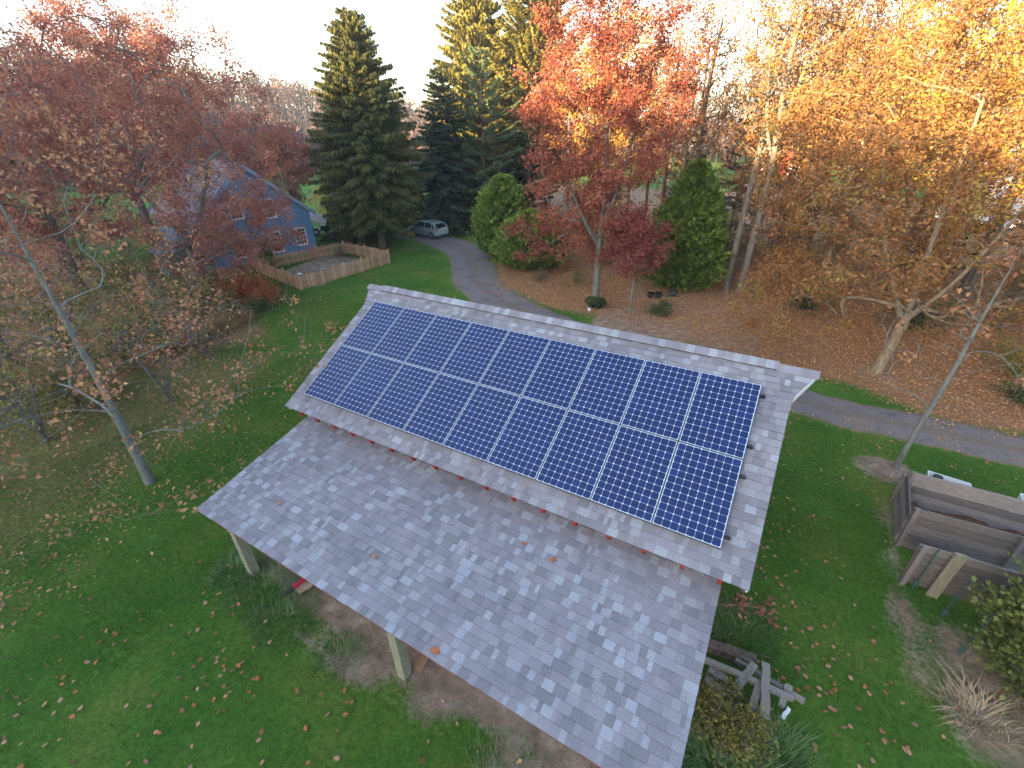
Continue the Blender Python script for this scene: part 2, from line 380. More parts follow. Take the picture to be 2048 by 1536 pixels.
# ------------------------------------------------------------------ vegetation tools
def leaves(mb, P, size, r, aspect=.62, up=.4, tone=None, droop=0, fold=.25):
    P = np.asarray(P, float); n = len(P)
    if n == 0: return
    nrm = r.standard_normal((n, 3)); nrm[:, 2] += up * 2; nrm /= np.linalg.norm(nrm, axis=1)[:, None]
    t = r.standard_normal((n, 3)); t[:, 2] -= droop; t -= nrm * (t * nrm).sum(1)[:, None]; t /= np.linalg.norm(t, axis=1)[:, None]
    b = np.cross(nrm, t); s = (np.asarray(size) * r.uniform(.65, 1.3, n))[:, None]
    V = np.stack([P - t * s * .5, P + b * s * aspect * .5 + nrm * s * fold * .3 + t * s * .05, P + t * s * .5, P - b * s * aspect * .5 + nrm * s * fold * .3 + t * s * .05], 1)
    if tone is None: tone = r.uniform(0, 1, n)
    mb.add(V.reshape(-1, 3), np.arange(4 * n).reshape(n, 4), np.clip(tone, 0, 1))

def grow(r, trunks, A, seg=.55, kmin=.25, sag=.10, upcost=.9):
    """grow branches from trunk polylines to the attraction points A; returns nodes, parents"""
    N = []; par = []; ok = []
    for T, p0 in trunks:
        base = None
        for k, q in enumerate(T):
            N.append(q)
            if k == 0: par.append(p0 if p0 >= 0 else -1)
            else: par.append(len(N) - 2)
            ok.append(k >= kmin * len(T))
    NA = np.zeros((len(N) + len(A) * 30, 3)); NA[:len(N)] = N; OK = np.zeros(len(NA), bool); OK[:len(N)] = ok
    n = len(N); ntr = n; tr = NA[:n].copy()
    dd = np.array([np.min(np.hypot(*(tr[:, :2] - a[:2]).T) + .3 * np.abs(tr[:, 2] - a[2])) for a in A])
    tips = []
    for k in np.argsort(dd):
        p = A[k]; d = p - NA[:n]; dist = np.linalg.norm(d, axis=1) + 1e-6; hor = np.hypot(d[:, 0], d[:, 1])
        cost = dist * (1 + upcost * np.clip((.35 * hor - d[:, 2]) / dist, 0, 2)); cost[~OK[:n]] = 1e9
        j = int(np.argmin(cost)); L_ = dist[j]; q = NA[j]; m = max(1, int(math.ceil(L_ / seg)))
        pj_ = par[j]; pd = q - NA[pj_] if pj_ >= 0 else np.array([0, 0, 1.]); pd = pd / (np.linalg.norm(pd) + 1e-9)
        dn = pd * (.35 if j < ntr else .8) + d[j] / L_; dn /= np.linalg.norm(dn)
        ctrl = q + dn * L_ * .48 + np.array([0, 0, -sag * L_]) + r.standard_normal(3) * .05 * L_
        prev = j
        for i in range(1, m + 1):
            t = i / m; pt = (1 - t) ** 2 * q + 2 * t * (1 - t) * ctrl + t * t * p + (r.standard_normal(3) * .03 * seg if i < m else 0)
            if n >= len(NA): break
            NA[n] = pt; OK[n] = True; par.append(prev); prev = n; n += 1
        tips.append(prev)
    return NA[:n], np.array(par), np.array(tips)

def radii(N, par, rt, rmin=.006, ex=.46):
    wgt = np.zeros(len(N)); child = np.zeros(len(N), bool)
    for i in range(len(N)):
        if par[i] >= 0: child[par[i]] = True
    wgt[~child] = 1
    order = np.arange(len(N))[::-1]
    # trunk nodes of later polylines may have smaller-index parents; all parents precede children
    for i in order:
        if par[i] >= 0: wgt[par[i]] += wgt[i]
    return np.maximum(rmin, rt * (wgt / wgt[0]) ** ex), wgt

def tubes(mb, N, par, R, rbig=.03):
    i = np.where(par >= 0)[0]; a = N[par[i]]; b = N[i]; ra = np.minimum(R[par[i]], R[i] * 1.6); rb = R[i]
    for big in (True, False):
        sel = (ra > rbig) == big; k = 7 if big else 3
        if not sel.any(): continue
        A_, B_, r0, r1 = a[sel], b[sel], ra[sel], rb[sel]
        d = B_ - A_; d /= np.linalg.norm(d, axis=1)[:, None] + 1e-9
        ref = np.where(np.abs(d[:, 2:]) < .9, [[0, 0, 1.]], [[1., 0, 0]]); u = np.cross(d, ref); u /= np.linalg.norm(u, axis=1)[:, None]; v = np.cross(d, u)
        th = np.arange(k) * 2 * PI / k; ring = np.cos(th)[None, :, None] * u[:, None] + np.sin(th)[None, :, None] * v[:, None]
        lo = (A_ - d * r0[:, None] * .3)[:, None] + ring * r0[:, None, None]; hi = (B_ + d * r1[:, None] * .3)[:, None] + ring * r1[:, None, None]
        V = np.concatenate([lo, hi], 1); m = len(A_); q = np.arange(k); q2 = (q + 1) % k
        F = np.stack([q, q2, q2 + k, q + k], 1)[None] + (np.arange(m) * 2 * k)[:, None, None]
        mb.add(V.reshape(-1, 3), F.reshape(-1, 4))

def envelope(r, n, c, rad3, low=-1.0, power=.5, clump=None):
    """points in an ellipsoid, pushed outwards; low cuts the bottom"""
    out = []
    while len(out) < n:
        v = r.standard_normal(3); v /= np.linalg.norm(v); q = r.uniform() ** power
        p = v * q
        if p[2] < low: continue
        out.append(np.array(c) + p * np.array(rad3))
    return np.array(out)

def curve(pts, n=3): return chaikin(np.array(pts, float), n)

def tree(name, label, cat, base, trunk_pts, A, rt, leafspec, bark, seed, group=None, seg=.55, kmin=.25, sag=.1, rmin=.007, limbs=(), upcost=.9, flare=1.25, ex=.58):
    """leafspec = (material, leaves, size, spread, up, min_weight)"""
    r = np.random.default_rng(seed); base = (base[0], base[1], float(ground_z(base[0], base[1])))
    root = thing(name, label, cat, base, group)
    T = curve(trunk_pts); T = T + np.array([base[0], base[1], 0]); trunks = [(T, -1)]; off = len(T)
    for L_ in limbs:
        Lp = curve(L_) + np.array([base[0], base[1], 0]); j = int(np.argmin(np.linalg.norm(T - Lp[0], axis=1))); trunks.append((Lp, j)); off += len(Lp)
    A = np.asarray(A) + np.array([base[0], base[1], 0])
    N, par, tips = grow(r, trunks, A, seg, kmin, sag, upcost)
    R, wgt = radii(N, par, rt, rmin, ex)
    hgt = N[:, 2]; R = R * (1 + (flare - 1) * np.exp(-np.clip(hgt, 0, None) / .35) * (R > .3 * rt))
    N[0, 2] -= .15
    mb = MB(); tubes(mb, N, par, R); mb.build('trunk', bark, root, smooth=True)
    if leafspec:
        mat, nl, size, spread, up, wmax = leafspec
        cand = np.where((wgt <= wmax) & (par >= 0))[0]
        K = 10; nc_ = max(1, nl // K); pick = cand[r.integers(0, len(cand), nc_)]; f = r.uniform(0, 1, nc_)[:, None]
        P = N[pick] * f + N[par[pick]] * (1 - f) + r.standard_normal((nc_, 3)) * spread * .8 * np.array([1, 1, .75])
        P = np.repeat(P, K, 0); pick = np.repeat(pick, K); nl = len(P); P = P + r.standard_normal((nl, 3)) * (size * .85 + .02)
        nt_ = np.clip(r.normal(.5, .18, len(N)), 0, 1)
        P[:, 2] = np.maximum(P[:, 2], .15)
        cm = MB(); leaves(cm, P, size, r, .62, up, nt_[pick] + r.normal(0, .16, nl)); cm.build('crown', mat, root)
    return root

def conifer(name, label, base, h, rmax, mat, bark, seed, r0=.28, per_m=3.6, nb=9, droop=.45, card=(.5, .13), dens=26, group=None, low=.5, prof=.8, hang=.8, cat='tree', up_tip=.15, gap=.18, skirt=.16):
    r = np.random.default_rng(seed); bx, by = base; bz = float(ground_z(bx, by))
    root = thing(name, label, cat, (bx, by, bz), group)
    T = np.stack([np.full(14, bx) + np.linspace(0, .15, 14) * r.normal(), np.full(14, by), np.linspace(bz - .15, bz + h, 14)], 1)
    NB = [T]; PB = [np.concatenate([[-1], np.arange(13)])]; RB = [np.linspace(r0, .02, 14)]; cnt = 14
    cm = MB(); cardsP = []; cardsD = []; cardsN = []; tones = []; sizes = []
    z = low
    while z < h - .15:
        t = z / h; env = rmax * (1 - t) ** prof * (.35 + .65 * smooth(np.array(t), 0, skirt)) + .12
        k = max(4, int(nb * (.6 + .4 * (1 - t)) * r.uniform(.8, 1.15))); ph = r.uniform(0, 6.28)
        for i in range(k):
            if r.uniform() < gap * (1 - t): continue
            th = ph + i * 2 * PI / k + r.normal(0, .18); Lb = env * r.uniform(.62, 1.12); zz = bz + z + r.normal(0, .22)
            m = max(3, int(Lb / .4)); s = np.linspace(0, 1, m + 1)
            slope = .25 * (t - .35)                              # upper branches rise, lower sag
            px = bx + np.cos(th) * Lb * s; py = by + np.sin(th) * Lb * s
            pz = zz + Lb * (slope * s * 2 - droop * s ** 1.6 * (1 - .6 * t) + up_tip * s ** 3)
            B = np.stack([px, py, np.maximum(pz, bz + .12)], 1)
            if Lb > .6:
                NB.append(B); PB.append(np.concatenate([[-1], np.arange(m) + cnt])); RB.append(np.linspace(.012 + .012 * Lb, .006, m + 1)); cnt += m + 1
            nc = max(4, int(dens * Lb)); ss = r.uniform(.12, 1.03, nc) ** .8
            C = np.stack([np.interp(ss, s, B[:, q]) for q in range(3)], 1)
            out = np.array([math.cos(th), math.sin(th), 0]); side = np.array([-math.sin(th), math.cos(th), 0])
            sg = r.choice([-1., 1.], nc)[:, None]; ln = card[0] * r.uniform(.5, 1.25, nc) * (.55 + .45 * (1 - t)) * (1.15 - .5 * ss)
            D = side * sg * r.uniform(.3, 1.0, (nc, 1)) + out * r.uniform(.15, .8, (nc, 1)) + np.array([0, 0, -1]) * (hang * r.uniform(.2, 1.2, (nc, 1)))
            D /= np.linalg.norm(D, axis=1)[:, None]
            C = C + side * sg * r.uniform(0, .12, (nc, 1)) * Lb * (1.1 - ss[:, None])
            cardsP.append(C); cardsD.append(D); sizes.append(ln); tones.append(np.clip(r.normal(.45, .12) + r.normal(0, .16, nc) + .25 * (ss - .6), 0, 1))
        z += 1 / per_m * r.uniform(.7, 1.3)
    P = np.concatenate(cardsP); D = np.concatenate(cardsD); S = np.concatenate(sizes)[:, None]; TT = np.concatenate(tones); n = len(P)
    nr = r.standard_normal((n, 3)); nr -= D * (nr * D).sum(1)[:, None]; nr /= np.linalg.norm(nr, axis=1)[:, None]
    W = card[1] * r.uniform(.7, 1.3, (n, 1)) * (.6 + .4 * S / card[0])
    V = np.stack([P, P + D * S * .45 + nr * W, P + D * S, P + D * S * .45 - nr * W], 1); V[:, :, 2] = np.maximum(V[:, :, 2], bz + .05)
    cm.add(V.reshape(-1, 3), np.arange(4 * n).reshape(n, 4), TT)
    bm = MB()
    for Nn, Pp, Rr, st in zip(NB, PB, RB, np.cumsum([0] + [len(q) for q in NB[:-1]])):
        tubes(bm, Nn, np.where(Pp >= 0, Pp - st if st else Pp, -1) if st == 0 else np.concatenate([[-1], np.arange(len(Nn) - 1)]), Rr)
    bm.build('trunk', bark, root, smooth=True); cm.build('crown', mat, root)
    return root

def arborvitae(name, label, base, h, rmax, mat, seed, n=15000, card=.2, group=None, cat='shrub', prof=(0, .3, .75, .92, 1, .97, .85, .6, .32, .06), bias=1.0):
    r = np.random.default_rng(seed); bx, by = base; bz = float(ground_z(bx, by))
    root = thing(name, label, cat, (bx, by, bz), group)
    t = r.uniform(0, 1, n) ** .9; th = r.uniform(0, 2 * PI, n)
    env = np.interp(t, np.linspace(0, 1, len(prof)), prof) * rmax
    lob = 1 + .12 * np.sin(3 * th + 7 * t + seed) + .11 * np.sin(7 * th - 13 * t) + .13 * np.sin(11 * th + 29 * t) + .13 * np.sin(16 * th - 47 * t + 2 * np.sin(9 * t))
    rr = env * lob * r.uniform(.35, 1.04, n) ** .45 + (r.uniform(0, 1, n) < .14) * r.uniform(0, .35, n)
    P = np.stack([bx + rr * np.cos(th), by + rr * np.sin(th), bz + .12 + t * h], 1)
    out = np.stack([np.cos(th), np.sin(th), np.zeros(n)], 1)
    D = out * r.uniform(.2, 1., (n, 1)) + np.array([0, 0, 1]) * r.uniform(.3, 1.2, (n, 1)) * bias + r.standard_normal((n, 3)) * .35; D /= np.linalg.norm(D, axis=1)[:, None]
    nr = r.standard_normal((n, 3)); nr -= D * (nr * D).sum(1)[:, None]; nr /= np.linalg.norm(nr, axis=1)[:, None]
    S = (card * r.uniform(.6, 1.4, n))[:, None]
    V = np.stack([P, P + D * S * .55 + nr * S * .32, P + D * S, P + D * S * .55 - nr * S * .32], 1)
    cm = MB(); tone = np.clip(.5 + .22 * np.sin(5 * th + 17 * t + seed) * np.sin(9 * t * 6.28 + 3 * th) + r.normal(0, .17, n), 0, 1)
    cm.add(V.reshape(-1, 3), np.arange(4 * n).reshape(n, 4), tone)
    bm = MB(); bm.cyl((bx, by, bz - .1), (bx, by, bz + h * .85), .09, .02, 7)
    for k in range(14):
        a = r.uniform(0, 6.28); z0 = r.uniform(.1, .6) * h; q = rmax * r.uniform(.4, .7)
        bm.cyl((bx, by, bz + z0), (bx + q * math.cos(a), by + q * math.sin(a), bz + z0 + .4), .025, .01, 4, False)
    bm.build('trunk', BARK['brown'], root); cm.build('crown', mat, root)
    return root

def shrub(name, label, base, h, rx, mat, seed, nst=26, nl=1500, size=.1, group=None, bark='grey', spread=.16, cat='shrub', up=.3, wmax=6):
    r = np.random.default_rng(seed)
    A = envelope(r, nst * 4, (0, 0, h * .5), (rx, rx, h * .5), -.75, .4)
    A[:, 2] = np.maximum(A[:, 2], .15)
    limbs = []
    for k in range(5):
        a = r.uniform(0, 6.28); q = rx * r.uniform(.15, .4); limbs.append([(0, 0, .05), (q * .4 * math.cos(a), q * .4 * math.sin(a), h * .25), (q * math.cos(a), q * math.sin(a), h * .55)])
    return tree(name, label, cat, base, [(0, 0, 0), (.05, .02, h * .25), (0, .05, h * .5)], A, .035 + .012 * h, (mat, nl, size, spread, up, wmax), BARK[bark], seed, group, seg=.35, kmin=.05, sag=-.05, limbs=limbs, upcost=.5)

# ------------------------------------------------------------------ the shed
PT = rad(28.11); UPV = np.array([0, math.cos(PT), math.sin(PT)]); NV = np.array([0, -math.sin(PT), math.cos(PT)])
O1 = np.array([0, 0, 3.5]) - .13 * NV                       # shingle plane of the upper roof
P2 = rad(11.0); UP2 = np.array([0, math.cos(P2), math.sin(P2)]); NV2 = np.array([0, -math.sin(P2), math.cos(P2)])
O2 = np.array([0, 0, 2.85])
XV = np.array([1., 0, 0])
SHING = tone_mat('shingle', [(0, (.160,.158,.170)), (.3, (.190,.184,.20)), (.55, (.218,.206,.226)), (.72, (.236,.230,.248)), (.82, (.252,.262,.284)), (1, (.288,.306,.334))], .9, .15, (70, .30), (.5, .004))
EDGE = plain('drip_edge', (.25,.24,.25), .7, .3)
def shingles(mb, O, up, nv, s0, s1, xl, xr, seed, e=.1435):
    r = np.random.default_rng(seed); s = s0; i = 0
    while s < s1 - .01:
        st = min(s + e, s1); x = xl(s) ; xe = xr(s)
        lastl = False
        while x < xe - 1e-4:
            w_ = r.choice([.07, .10, .14, .17, .21]) * r.uniform(.85, 1.15); x1 = min(x + w_, xe)
            if xe - x1 < .05: x1 = xe
            c = r.uniform()
            if c < .26 and lastl: c = r.uniform(.27, 1)
            lastl = c < .26
            tone = r.uniform(.72, 1) if c < .26 else (r.uniform(.0, .36) if c < .50 else r.uniform(.36, .72))
            hgt = .010 + (.008 if r.uniform() < .5 else 0) + r.uniform(0, .0015)
            ta, tb = xl(st), xr(st)
            xa = ta if x <= xl(s) + 1e-6 else max(x, ta); xb = tb if x1 >= xe - 1e-6 else min(x1, tb)
            q = lambda xx, ss, hh: O + XV * xx + up * ss + nv * hh
            sb = s + (r.uniform(-.004, .004))
            V = [q(x, sb, hgt), q(x1, sb, hgt), q(xb, st + .012, .0015), q(xa, st + .012, .0015), q(x, sb, -.002), q(x1, sb, -.002), q(xb, st + .012, -.002), q(xa, st + .012, -.002)]
            mb.add(V, [(0, 1, 2, 3), (4, 5, 1, 0), (5, 6, 2, 1), (7, 4, 0, 3)], tone)
            x = x1
        s += e; i += 1
SB, ST_ = -.415, 3.75
flare = lambda s: np.interp(s, [SB, 3.05, ST_], [0, .02, .36])
XL = lambda s: -.40 - flare(s); XR = lambda s: 10.02 + flare(s)
shed = thing('shed', 'red shed with grey shingled gable roof and open lean-to carrying solar panels', 'shed', (4.8, 2, 0))
mb = MB(); shingles(mb, O1, UPV, NV, SB, ST_, XL, XR, 11)
RID = O1 + UPV * ST_                                          # ridge line (y,z)
UPB = np.array([0, math.cos(PT), -math.sin(PT)]); NVB = np.array([0, math.sin(PT), math.cos(PT)])
OB = RID.copy(); LB = 4.15                                    # back slope
# back slope: laid as courses from its own eave upward
OBe = OB + UPB * LB
shingles(mb, OBe + XV * 9.62, -UPB, NVB, 0, LB, lambda s: -9.62 - .40 - flare(ST_ - (LB - s)) if LB - s < 1 else -10.02, lambda s: .40 + flare(ST_ - (LB - s)) if LB - s < 1 else .40, 13)
roof = mb.build('roof', SHING, shed)
# roof boards under the shingles
mb = MB()
def slab(mb, O, up, nv, s0, s1, xl, xr, th=.035, z=-.006, n=8):
    for a, b in zip(np.linspace(s0, s1, n)[:-1], np.linspace(s0, s1, n)[1:]):
        q = lambda xx, ss, hh: O + XV * xx + up * ss + nv * hh
        V = [q(xl(a), a, z), q(xr(a), a, z), q(xr(b), b, z), q(xl(b), b, z), q(xl(a), a, z - th), q(xr(a), a, z - th), q(xr(b), b, z - th), q(xl(b), b, z - th)]
        mb.add(V, [(0,1,2,3),(7,6,5,4),(4,5,1,0),(5,6,2,1),(6,7,3,2),(7,4,0,3)])
slab(mb, O1, UPV, NV, SB + .012, ST_ - .02, lambda s: XL(s) + .012, lambda s: XR(s) - .012)
slab(mb, OB, UPB, NVB, .02, LB - .012, lambda s: -.388 - (.30 * (1 - s / .7) if s < .7 else 0), lambda s: 10.008 + (.30 * (1 - s / .7) if s < .7 else 0))
mb.build('roof_deck', plain('roof_boards', (.30,.22,.15), .85, .1, noise=(5, .3)), roof)
# white rake boards on the gable ends
for side in (-1, 1):
    mb = MB()
    for a, b in ((SB + .015, 3.05), (3.05, ST_ - .02)):
        mb = MB(); pa = (XL(a) if side < 0 else XR(a)) - side * .02; pb = (XL(b) if side < 0 else XR(b)) - side * .02; hb = .14 if a < 2 else .21
        mb.beam(O1 + XV * pa + UPV * a - NV * (.047 + hb / 2), O1 + XV * pb + UPV * b - NV * (.047 + hb / 2), .03, hb, NV); mb.build('rake_board', WHITE, roof)
    xb_ = (-.36 if side < 0 else 9.98)
    mb = MB(); mb.beam(OB + XV * (xb_ + side * .28) + UPB * .03 - NVB * .115, OB + XV * xb_ + UPB * .75 - NVB * .115, .03, .14, NVB); mb.build('rake_board', WHITE, roof)
    mb = MB(); mb.beam(OB + XV * xb_ + UPB * .75 - NVB * .115, OB + XV * xb_ + UPB * (LB - .02) - NVB * .115, .03, .14, NVB); mb.build('rake_board', WHITE, roof)
# red rafter tails under the front eave
for k, x in enumerate([.1, .66, 1.23, 1.83, 2.42, 3.01, 3.61, 4.2, 4.81, 5.42, 6.03, 6.64, 7.26, 7.88, 8.48, 9.08, 9.63]):
    mb = MB(); a = O1 + XV * x + UPV * (SB - .022) - NV * .118; b = O1 + XV * x + UPV * .75 - NV * .118
    mb.beam(a, b, .062, .15, NV); mb.build('rafter_tail', REDW, roof)
# ridge: cap shingles along the whole ridge, raised vent in the middle
def ridge_caps(x0, x1, lift, half, seed, step=.143):
    r = np.random.default_rng(seed); mb = MB(); x = x0
    while x < x1 - .01:
        xe = min(x + step, x1); tone = r.choice([r.uniform(.4, .72), r.uniform(.8, 1), r.uniform(.2, .5)], p=[.5, .3, .2])
        l0, l1 = lift + .009, lift + .003
        C = RID + NV * 0 + np.array([0, 0, .012])
        pts = []
        for xx, l in ((x, l0), (xe + .01, l1)):
            top = C + XV * xx + np.array([0, 0, l + .01]); f = C + XV * xx - UPV * half + NV * l; bk = C + XV * xx + UPB * half + NVB * l
            pts += [f, top, bk]
        V = pts + [p - np.array([0, 0, .008]) for p in pts]
        mb.add(V, [(0, 3, 4, 1), (1, 4, 5, 2), (0, 1, 7, 6), (1, 2, 8, 7), (3, 0, 6, 9), (2, 5, 11, 8)], tone)
        x = xe
    return mb
ridge_caps(XL(ST_), XR(ST_), .002, .17, 5).build('ridge_cap', SHING, roof)
rv = ridge_caps(-.22, 9.72, .042, .16, 6).build('ridge_vent', SHING, roof)
mb = MB()
for up_, nv_ in ((-UPV, NV), (UPB, NVB)):
    mb.beam(RID + XV * -.2 + up_ * .142 + nv_ * .030, RID + XV * 9.70 + up_ * .142 + nv_ * .030, .018, .034, nv_)
mb.build('vent_side_shadow', plain('vent_black', (.03,.03,.03), .8, .2), roof)  # black vent sides, also painting in the gap shadow under the cap
# walls, red boards
mb = MB(); yf, yb, xl_, xr_ = .06, 6.7, .02, 9.6
zr = lambda y: (O1[2] + (y - O1[1]) * math.tan(PT) if y < RID[1] else RID[2] - (y - RID[1]) * math.tan(PT)) - .10
mb.box((xl_, yf, -.1), (xr_, yf + .1, zr(yf) - .02)); mb.box((xl_, yb - .1, -.1), (xr_, yb, zr(yb) - .02))
for x in (xl_ + .003, xr_ - .103):
    ys = [yf + .1, RID[1], yb - .1]
    mb.poly_prism([(x, ys[0], -.1), (x, ys[2], -.1), (x, ys[2], zr(ys[2]) - .02), (x, ys[1], zr(ys[1]) - .02), (x, ys[0], zr(ys[0]) - .02)], (.1, 0, 0))
def board_mat():
    m, nt, N, L = new_mat('red_boards'); out = N.new('ShaderNodeOutputMaterial'); b = N.new('ShaderNodeBsdfPrincipled'); L.new(b.outputs[0], out.inputs[0])
    b.inputs['Roughness'].default_value = .7; b.inputs['Specular IOR Level'].default_value = .25
    tc = N.new('ShaderNodeTexCoord'); wv = N.new('ShaderNodeTexWave'); wv.inputs['Scale'].default_value = 1.6; wv.bands_direction = 'DIAGONAL'; wv.wave_profile = 'SAW'
    mp = N.new('ShaderNodeMapping'); mp.inputs['Scale'].default_value = (1, 1, 0); L.new(tc.outputs['Object'], mp.inputs['Vector']); L.new(mp.outputs[0], wv.inputs['Vector'])
    n = noise_node(N, L, 5, 4, .6, tc.outputs['Object']); r = ramp_node(N, [(.3, (.24,.028,.022)), (.7, (.36,.04,.03))]); L.new(n.outputs[0], r.inputs[0]); L.new(r.outputs[0], b.inputs['Base Color'])
    bp = N.new('ShaderNodeBump'); bp.inputs['Distance'].default_value = .02; L.new(wv.outputs[0], bp.inputs['Height']); L.new(bp.outputs[0], b.inputs['Normal'])
    return m
mb.build('wall', board_mat(), shed)
# lean-to roof
mb = MB(); s0 = -3.0 / math.cos(P2); s1 = .35
shingles(mb, O2, UP2, NV2, s0, s1 - .3, lambda s: -.02, lambda s: 9.68, 17)
lean = mb.build('lean_to_roof', SHING, shed)
mb = MB(); slab(mb, O2, UP2, NV2, s0 + .012, .04, lambda s: -.008, lambda s: 9.668, .03, -.006, 3); mb.build('roof_deck', bpy.data.materials['roof_boards'], lean)
mb = MB(); mb.beam(O2 + XV * .0 + UP2 * (s0 + .035) - NV2 * .095, O2 + XV * 9.66 + UP2 * (s0 + .035) - NV2 * .095, .03, .11, NV2); mb.build('fascia', REDW, lean)
for x in (.012, 9.648): mb = MB(); mb.beam(O2 + XV * x + UP2 * (s0 + .06) - NV2 * .095, O2 + XV * x + UP2 * .02 - NV2 * .095, .03, .11, NV2); mb.build('rake_board', REDW, lean)
mb = MB()
mb.beam((.15, -2.6, 2.0), (9.6, -2.6, 2.0), .09, .2); mb.build('beam', TIMBER, lean)
for k in range(17):
    x = .16 + k * .583; mb = MB(); mb.beam(O2 + XV * x + UP2 * (s0 + .07) - NV2 * .108, O2 + XV * x + UP2 * .03 - NV2 * .108, .04, .13, NV2); mb.build('rafter', TIMBER, lean)
for x in (.27, 4.93, 9.5):
    mb = MB(); mb.box((x - .095, -2.69, -.2), (x + .095, -2.5, 1.9)); mb.build('post', POSTW, shed)

# ------------------------------------------------------------------ solar array
PW, PH, PG = 1.046, 1.559, .014
def cell_mat():
    m, nt, N, L = new_mat('solar_cell'); out = N.new('ShaderNodeOutputMaterial'); b = N.new('ShaderNodeBsdfPrincipled'); L.new(b.outputs[0], out.inputs[0])
    at = N.new('ShaderNodeAttribute'); at.attribute_name = 'tone'
    r = ramp_node(N, [(0, (.004,.013,.062)), (.6, (.005,.017,.085)), (1, (.009,.026,.125))]); L.new(at.outputs['Fac'], r.inputs[0]); L.new(r.outputs[0], b.inputs['Base Color'])
    b.inputs['Roughness'].default_value = .28; b.inputs['Specular IOR Level'].default_value = .35; b.inputs['Coat Weight'].default_value = .55; b.inputs['Coat Roughness'].default_value = .06; b.inputs['Coat IOR'].default_value = 1.35
    return m
FRAMEM = plain('dark_frame', (.035,.04,.045), .4, .5); CELL = cell_mat(); BACKS = plain('backsheet', (.58,.65,.73), .35, .5)
def panel_meshes(seed):
    r = np.random.default_rng(seed); fr = MB(); f = .006
    for a, b in (((0, 0, -.046), (PW, f, 0)), ((0, PH - f, -.046), (PW, PH, 0)), ((0, f, -.046), (f, PH - f, 0)), ((PW - f, f, -.046), (PW, PH - f, 0))): fr.box(a, b)
    bs = MB(); bs.box((f, f, -.012), (PW - f, PH - f, -.004))
    ce = MB(); px = (PW - .030) / 8; py = (PH - .030) / 12; gp = .0036; ch = .0145; V = []; T = []
    for i in range(8):
        for j in range(12):
            x0 = .015 + i * px + gp / 2; x1 = x0 + px - gp; y0 = .015 + j * py + gp / 2; y1 = y0 + py - gp; z = -.0025
            V += [(x0 + ch, y0, z), (x1 - ch, y0, z), (x1, y0 + ch, z), (x1, y1 - ch, z), (x1 - ch, y1, z), (x0 + ch, y1, z), (x0, y1 - ch, z), (x0, y0 + ch, z)]
            T.append(r.choice([r.uniform(.25, .6), r.uniform(.65, .9)], p=[.84, .16]))
    ce.add(V, np.arange(96 * 8).reshape(96, 8), T)
    return fr.mesh('frame', FRAMEM), bs.mesh('backsheet', BACKS), ce.mesh('cells', CELL)
PM = [panel_meshes(s) for s in (1, 2, 3, 4)]
ORD = ['first', 'second', 'third', 'fourth', 'fifth', 'sixth', 'seventh', 'eighth', 'ninth']
for row, rn in ((1, 'upper'), (0, 'lower')):
    for c in range(9):
        loc = np.array([0, 0, 3.5]) + XV * (c * (PW + PG)) + UPV * (row * (PH + PG))
        t = thing('solar_panel', f'blue solar panel in the {rn} row, {ORD[c]} from the left end', 'solar panel', tuple(loc), 'solar panels in two rows on the shed roof', (PT, 0, 0))
        for me, nm in zip(PM[(c * 3 + row * 2) % 4], ('frame', 'backsheet', 'cells')):
            o = bpy.data.objects.new(nm, me); COL.objects.link(o); o.parent = t
for s, lb in ((2.93, 'black mounting rail under the top edge of the upper panel row'), (1.87, 'black mounting rail under the lower half of the upper panel row'), (1.29, 'black mounting rail under the upper half of the lower panel row'), (.22, 'black mounting rail under the bottom edge of the lower panel row')):
    q = lambda x, h: np.array([0, 0, 3.5]) + XV * x + UPV * s + NV * h
    t = thing('mounting_rail', lb, 'rail', tuple(q(-.06, -.12)), 'rails under the solar panels')
    mb = MB(); mb.beam(q(-.05, -.075), q(9.63, -.075), .04, .05, NV); mb.build('rail', BLACKM, t)
    for x in (.3, 1.9, 3.5, 5.1, 6.7, 8.3, 9.3):
        mb = MB(); mb.beam(q(x, -.125), q(x, -.1), .06, .08, UPV); mb.build('bracket', BLACKM, t)
    mb = MB(); mb.beam(q(9.585, -.02), q(9.585, -.05), .04, .05, UPV); mb.build('end_clamp', BLACKM, t)

# oak leaves: one lobed outline, bent
def oak_leaf_mesh(L_, seed, mat, curl=.2):
    r = np.random.default_rng(seed); n = 15; t = np.linspace(0, 1, n)
    wv = (.10 + .20 * np.sin(PI * np.clip(t * 1.05, 0, 1)) ** .8) * (1 + .55 * np.sin(t * 2 * PI * 3.5 + r.uniform(-.4, .4))) * (t > .12) + .012
    wv[-1] = .02
    y = (t - .5) * L_; zc = curl * L_ * (np.sin(t * PI * 1.2) * .5 + r.normal(0, .05, n))
    Lf = np.stack([-wv * L_, y, zc + curl * wv * L_ * 1.2], 1); Rt = np.stack([wv * L_, y, zc + curl * wv * L_ * .9], 1); C = np.stack([0 * y, y, zc], 1)
    m = MB(); V = np.concatenate([Lf, C, Rt]); i = np.arange(n - 1)
    m.add(V, np.concatenate([np.stack([i, i + n, i + n + 1, i + 1], 1), np.stack([i + n, i + 2 * n, i + 2 * n + 1, i + n + 1], 1)]))
    return m.mesh('oak_leaf', mat)
LM = [plain('dry_leaf_tan', (.33,.18,.11), .7, .2, noise=(20, .3)), plain('dry_leaf_orange', (.36,.125,.05), .7, .2, noise=(20, .3)), plain('dry_leaf_brown', (.24,.105,.06), .7, .2, noise=(20, .3)), plain('dry_leaf_pink', (.36,.19,.125), .7, .2, noise=(20, .3))]
LMESH = [oak_leaf_mesh(1, s, LM[s % 4], .05 + .03 * (s % 3)) for s in range(8)]
r = np.random.default_rng(77)
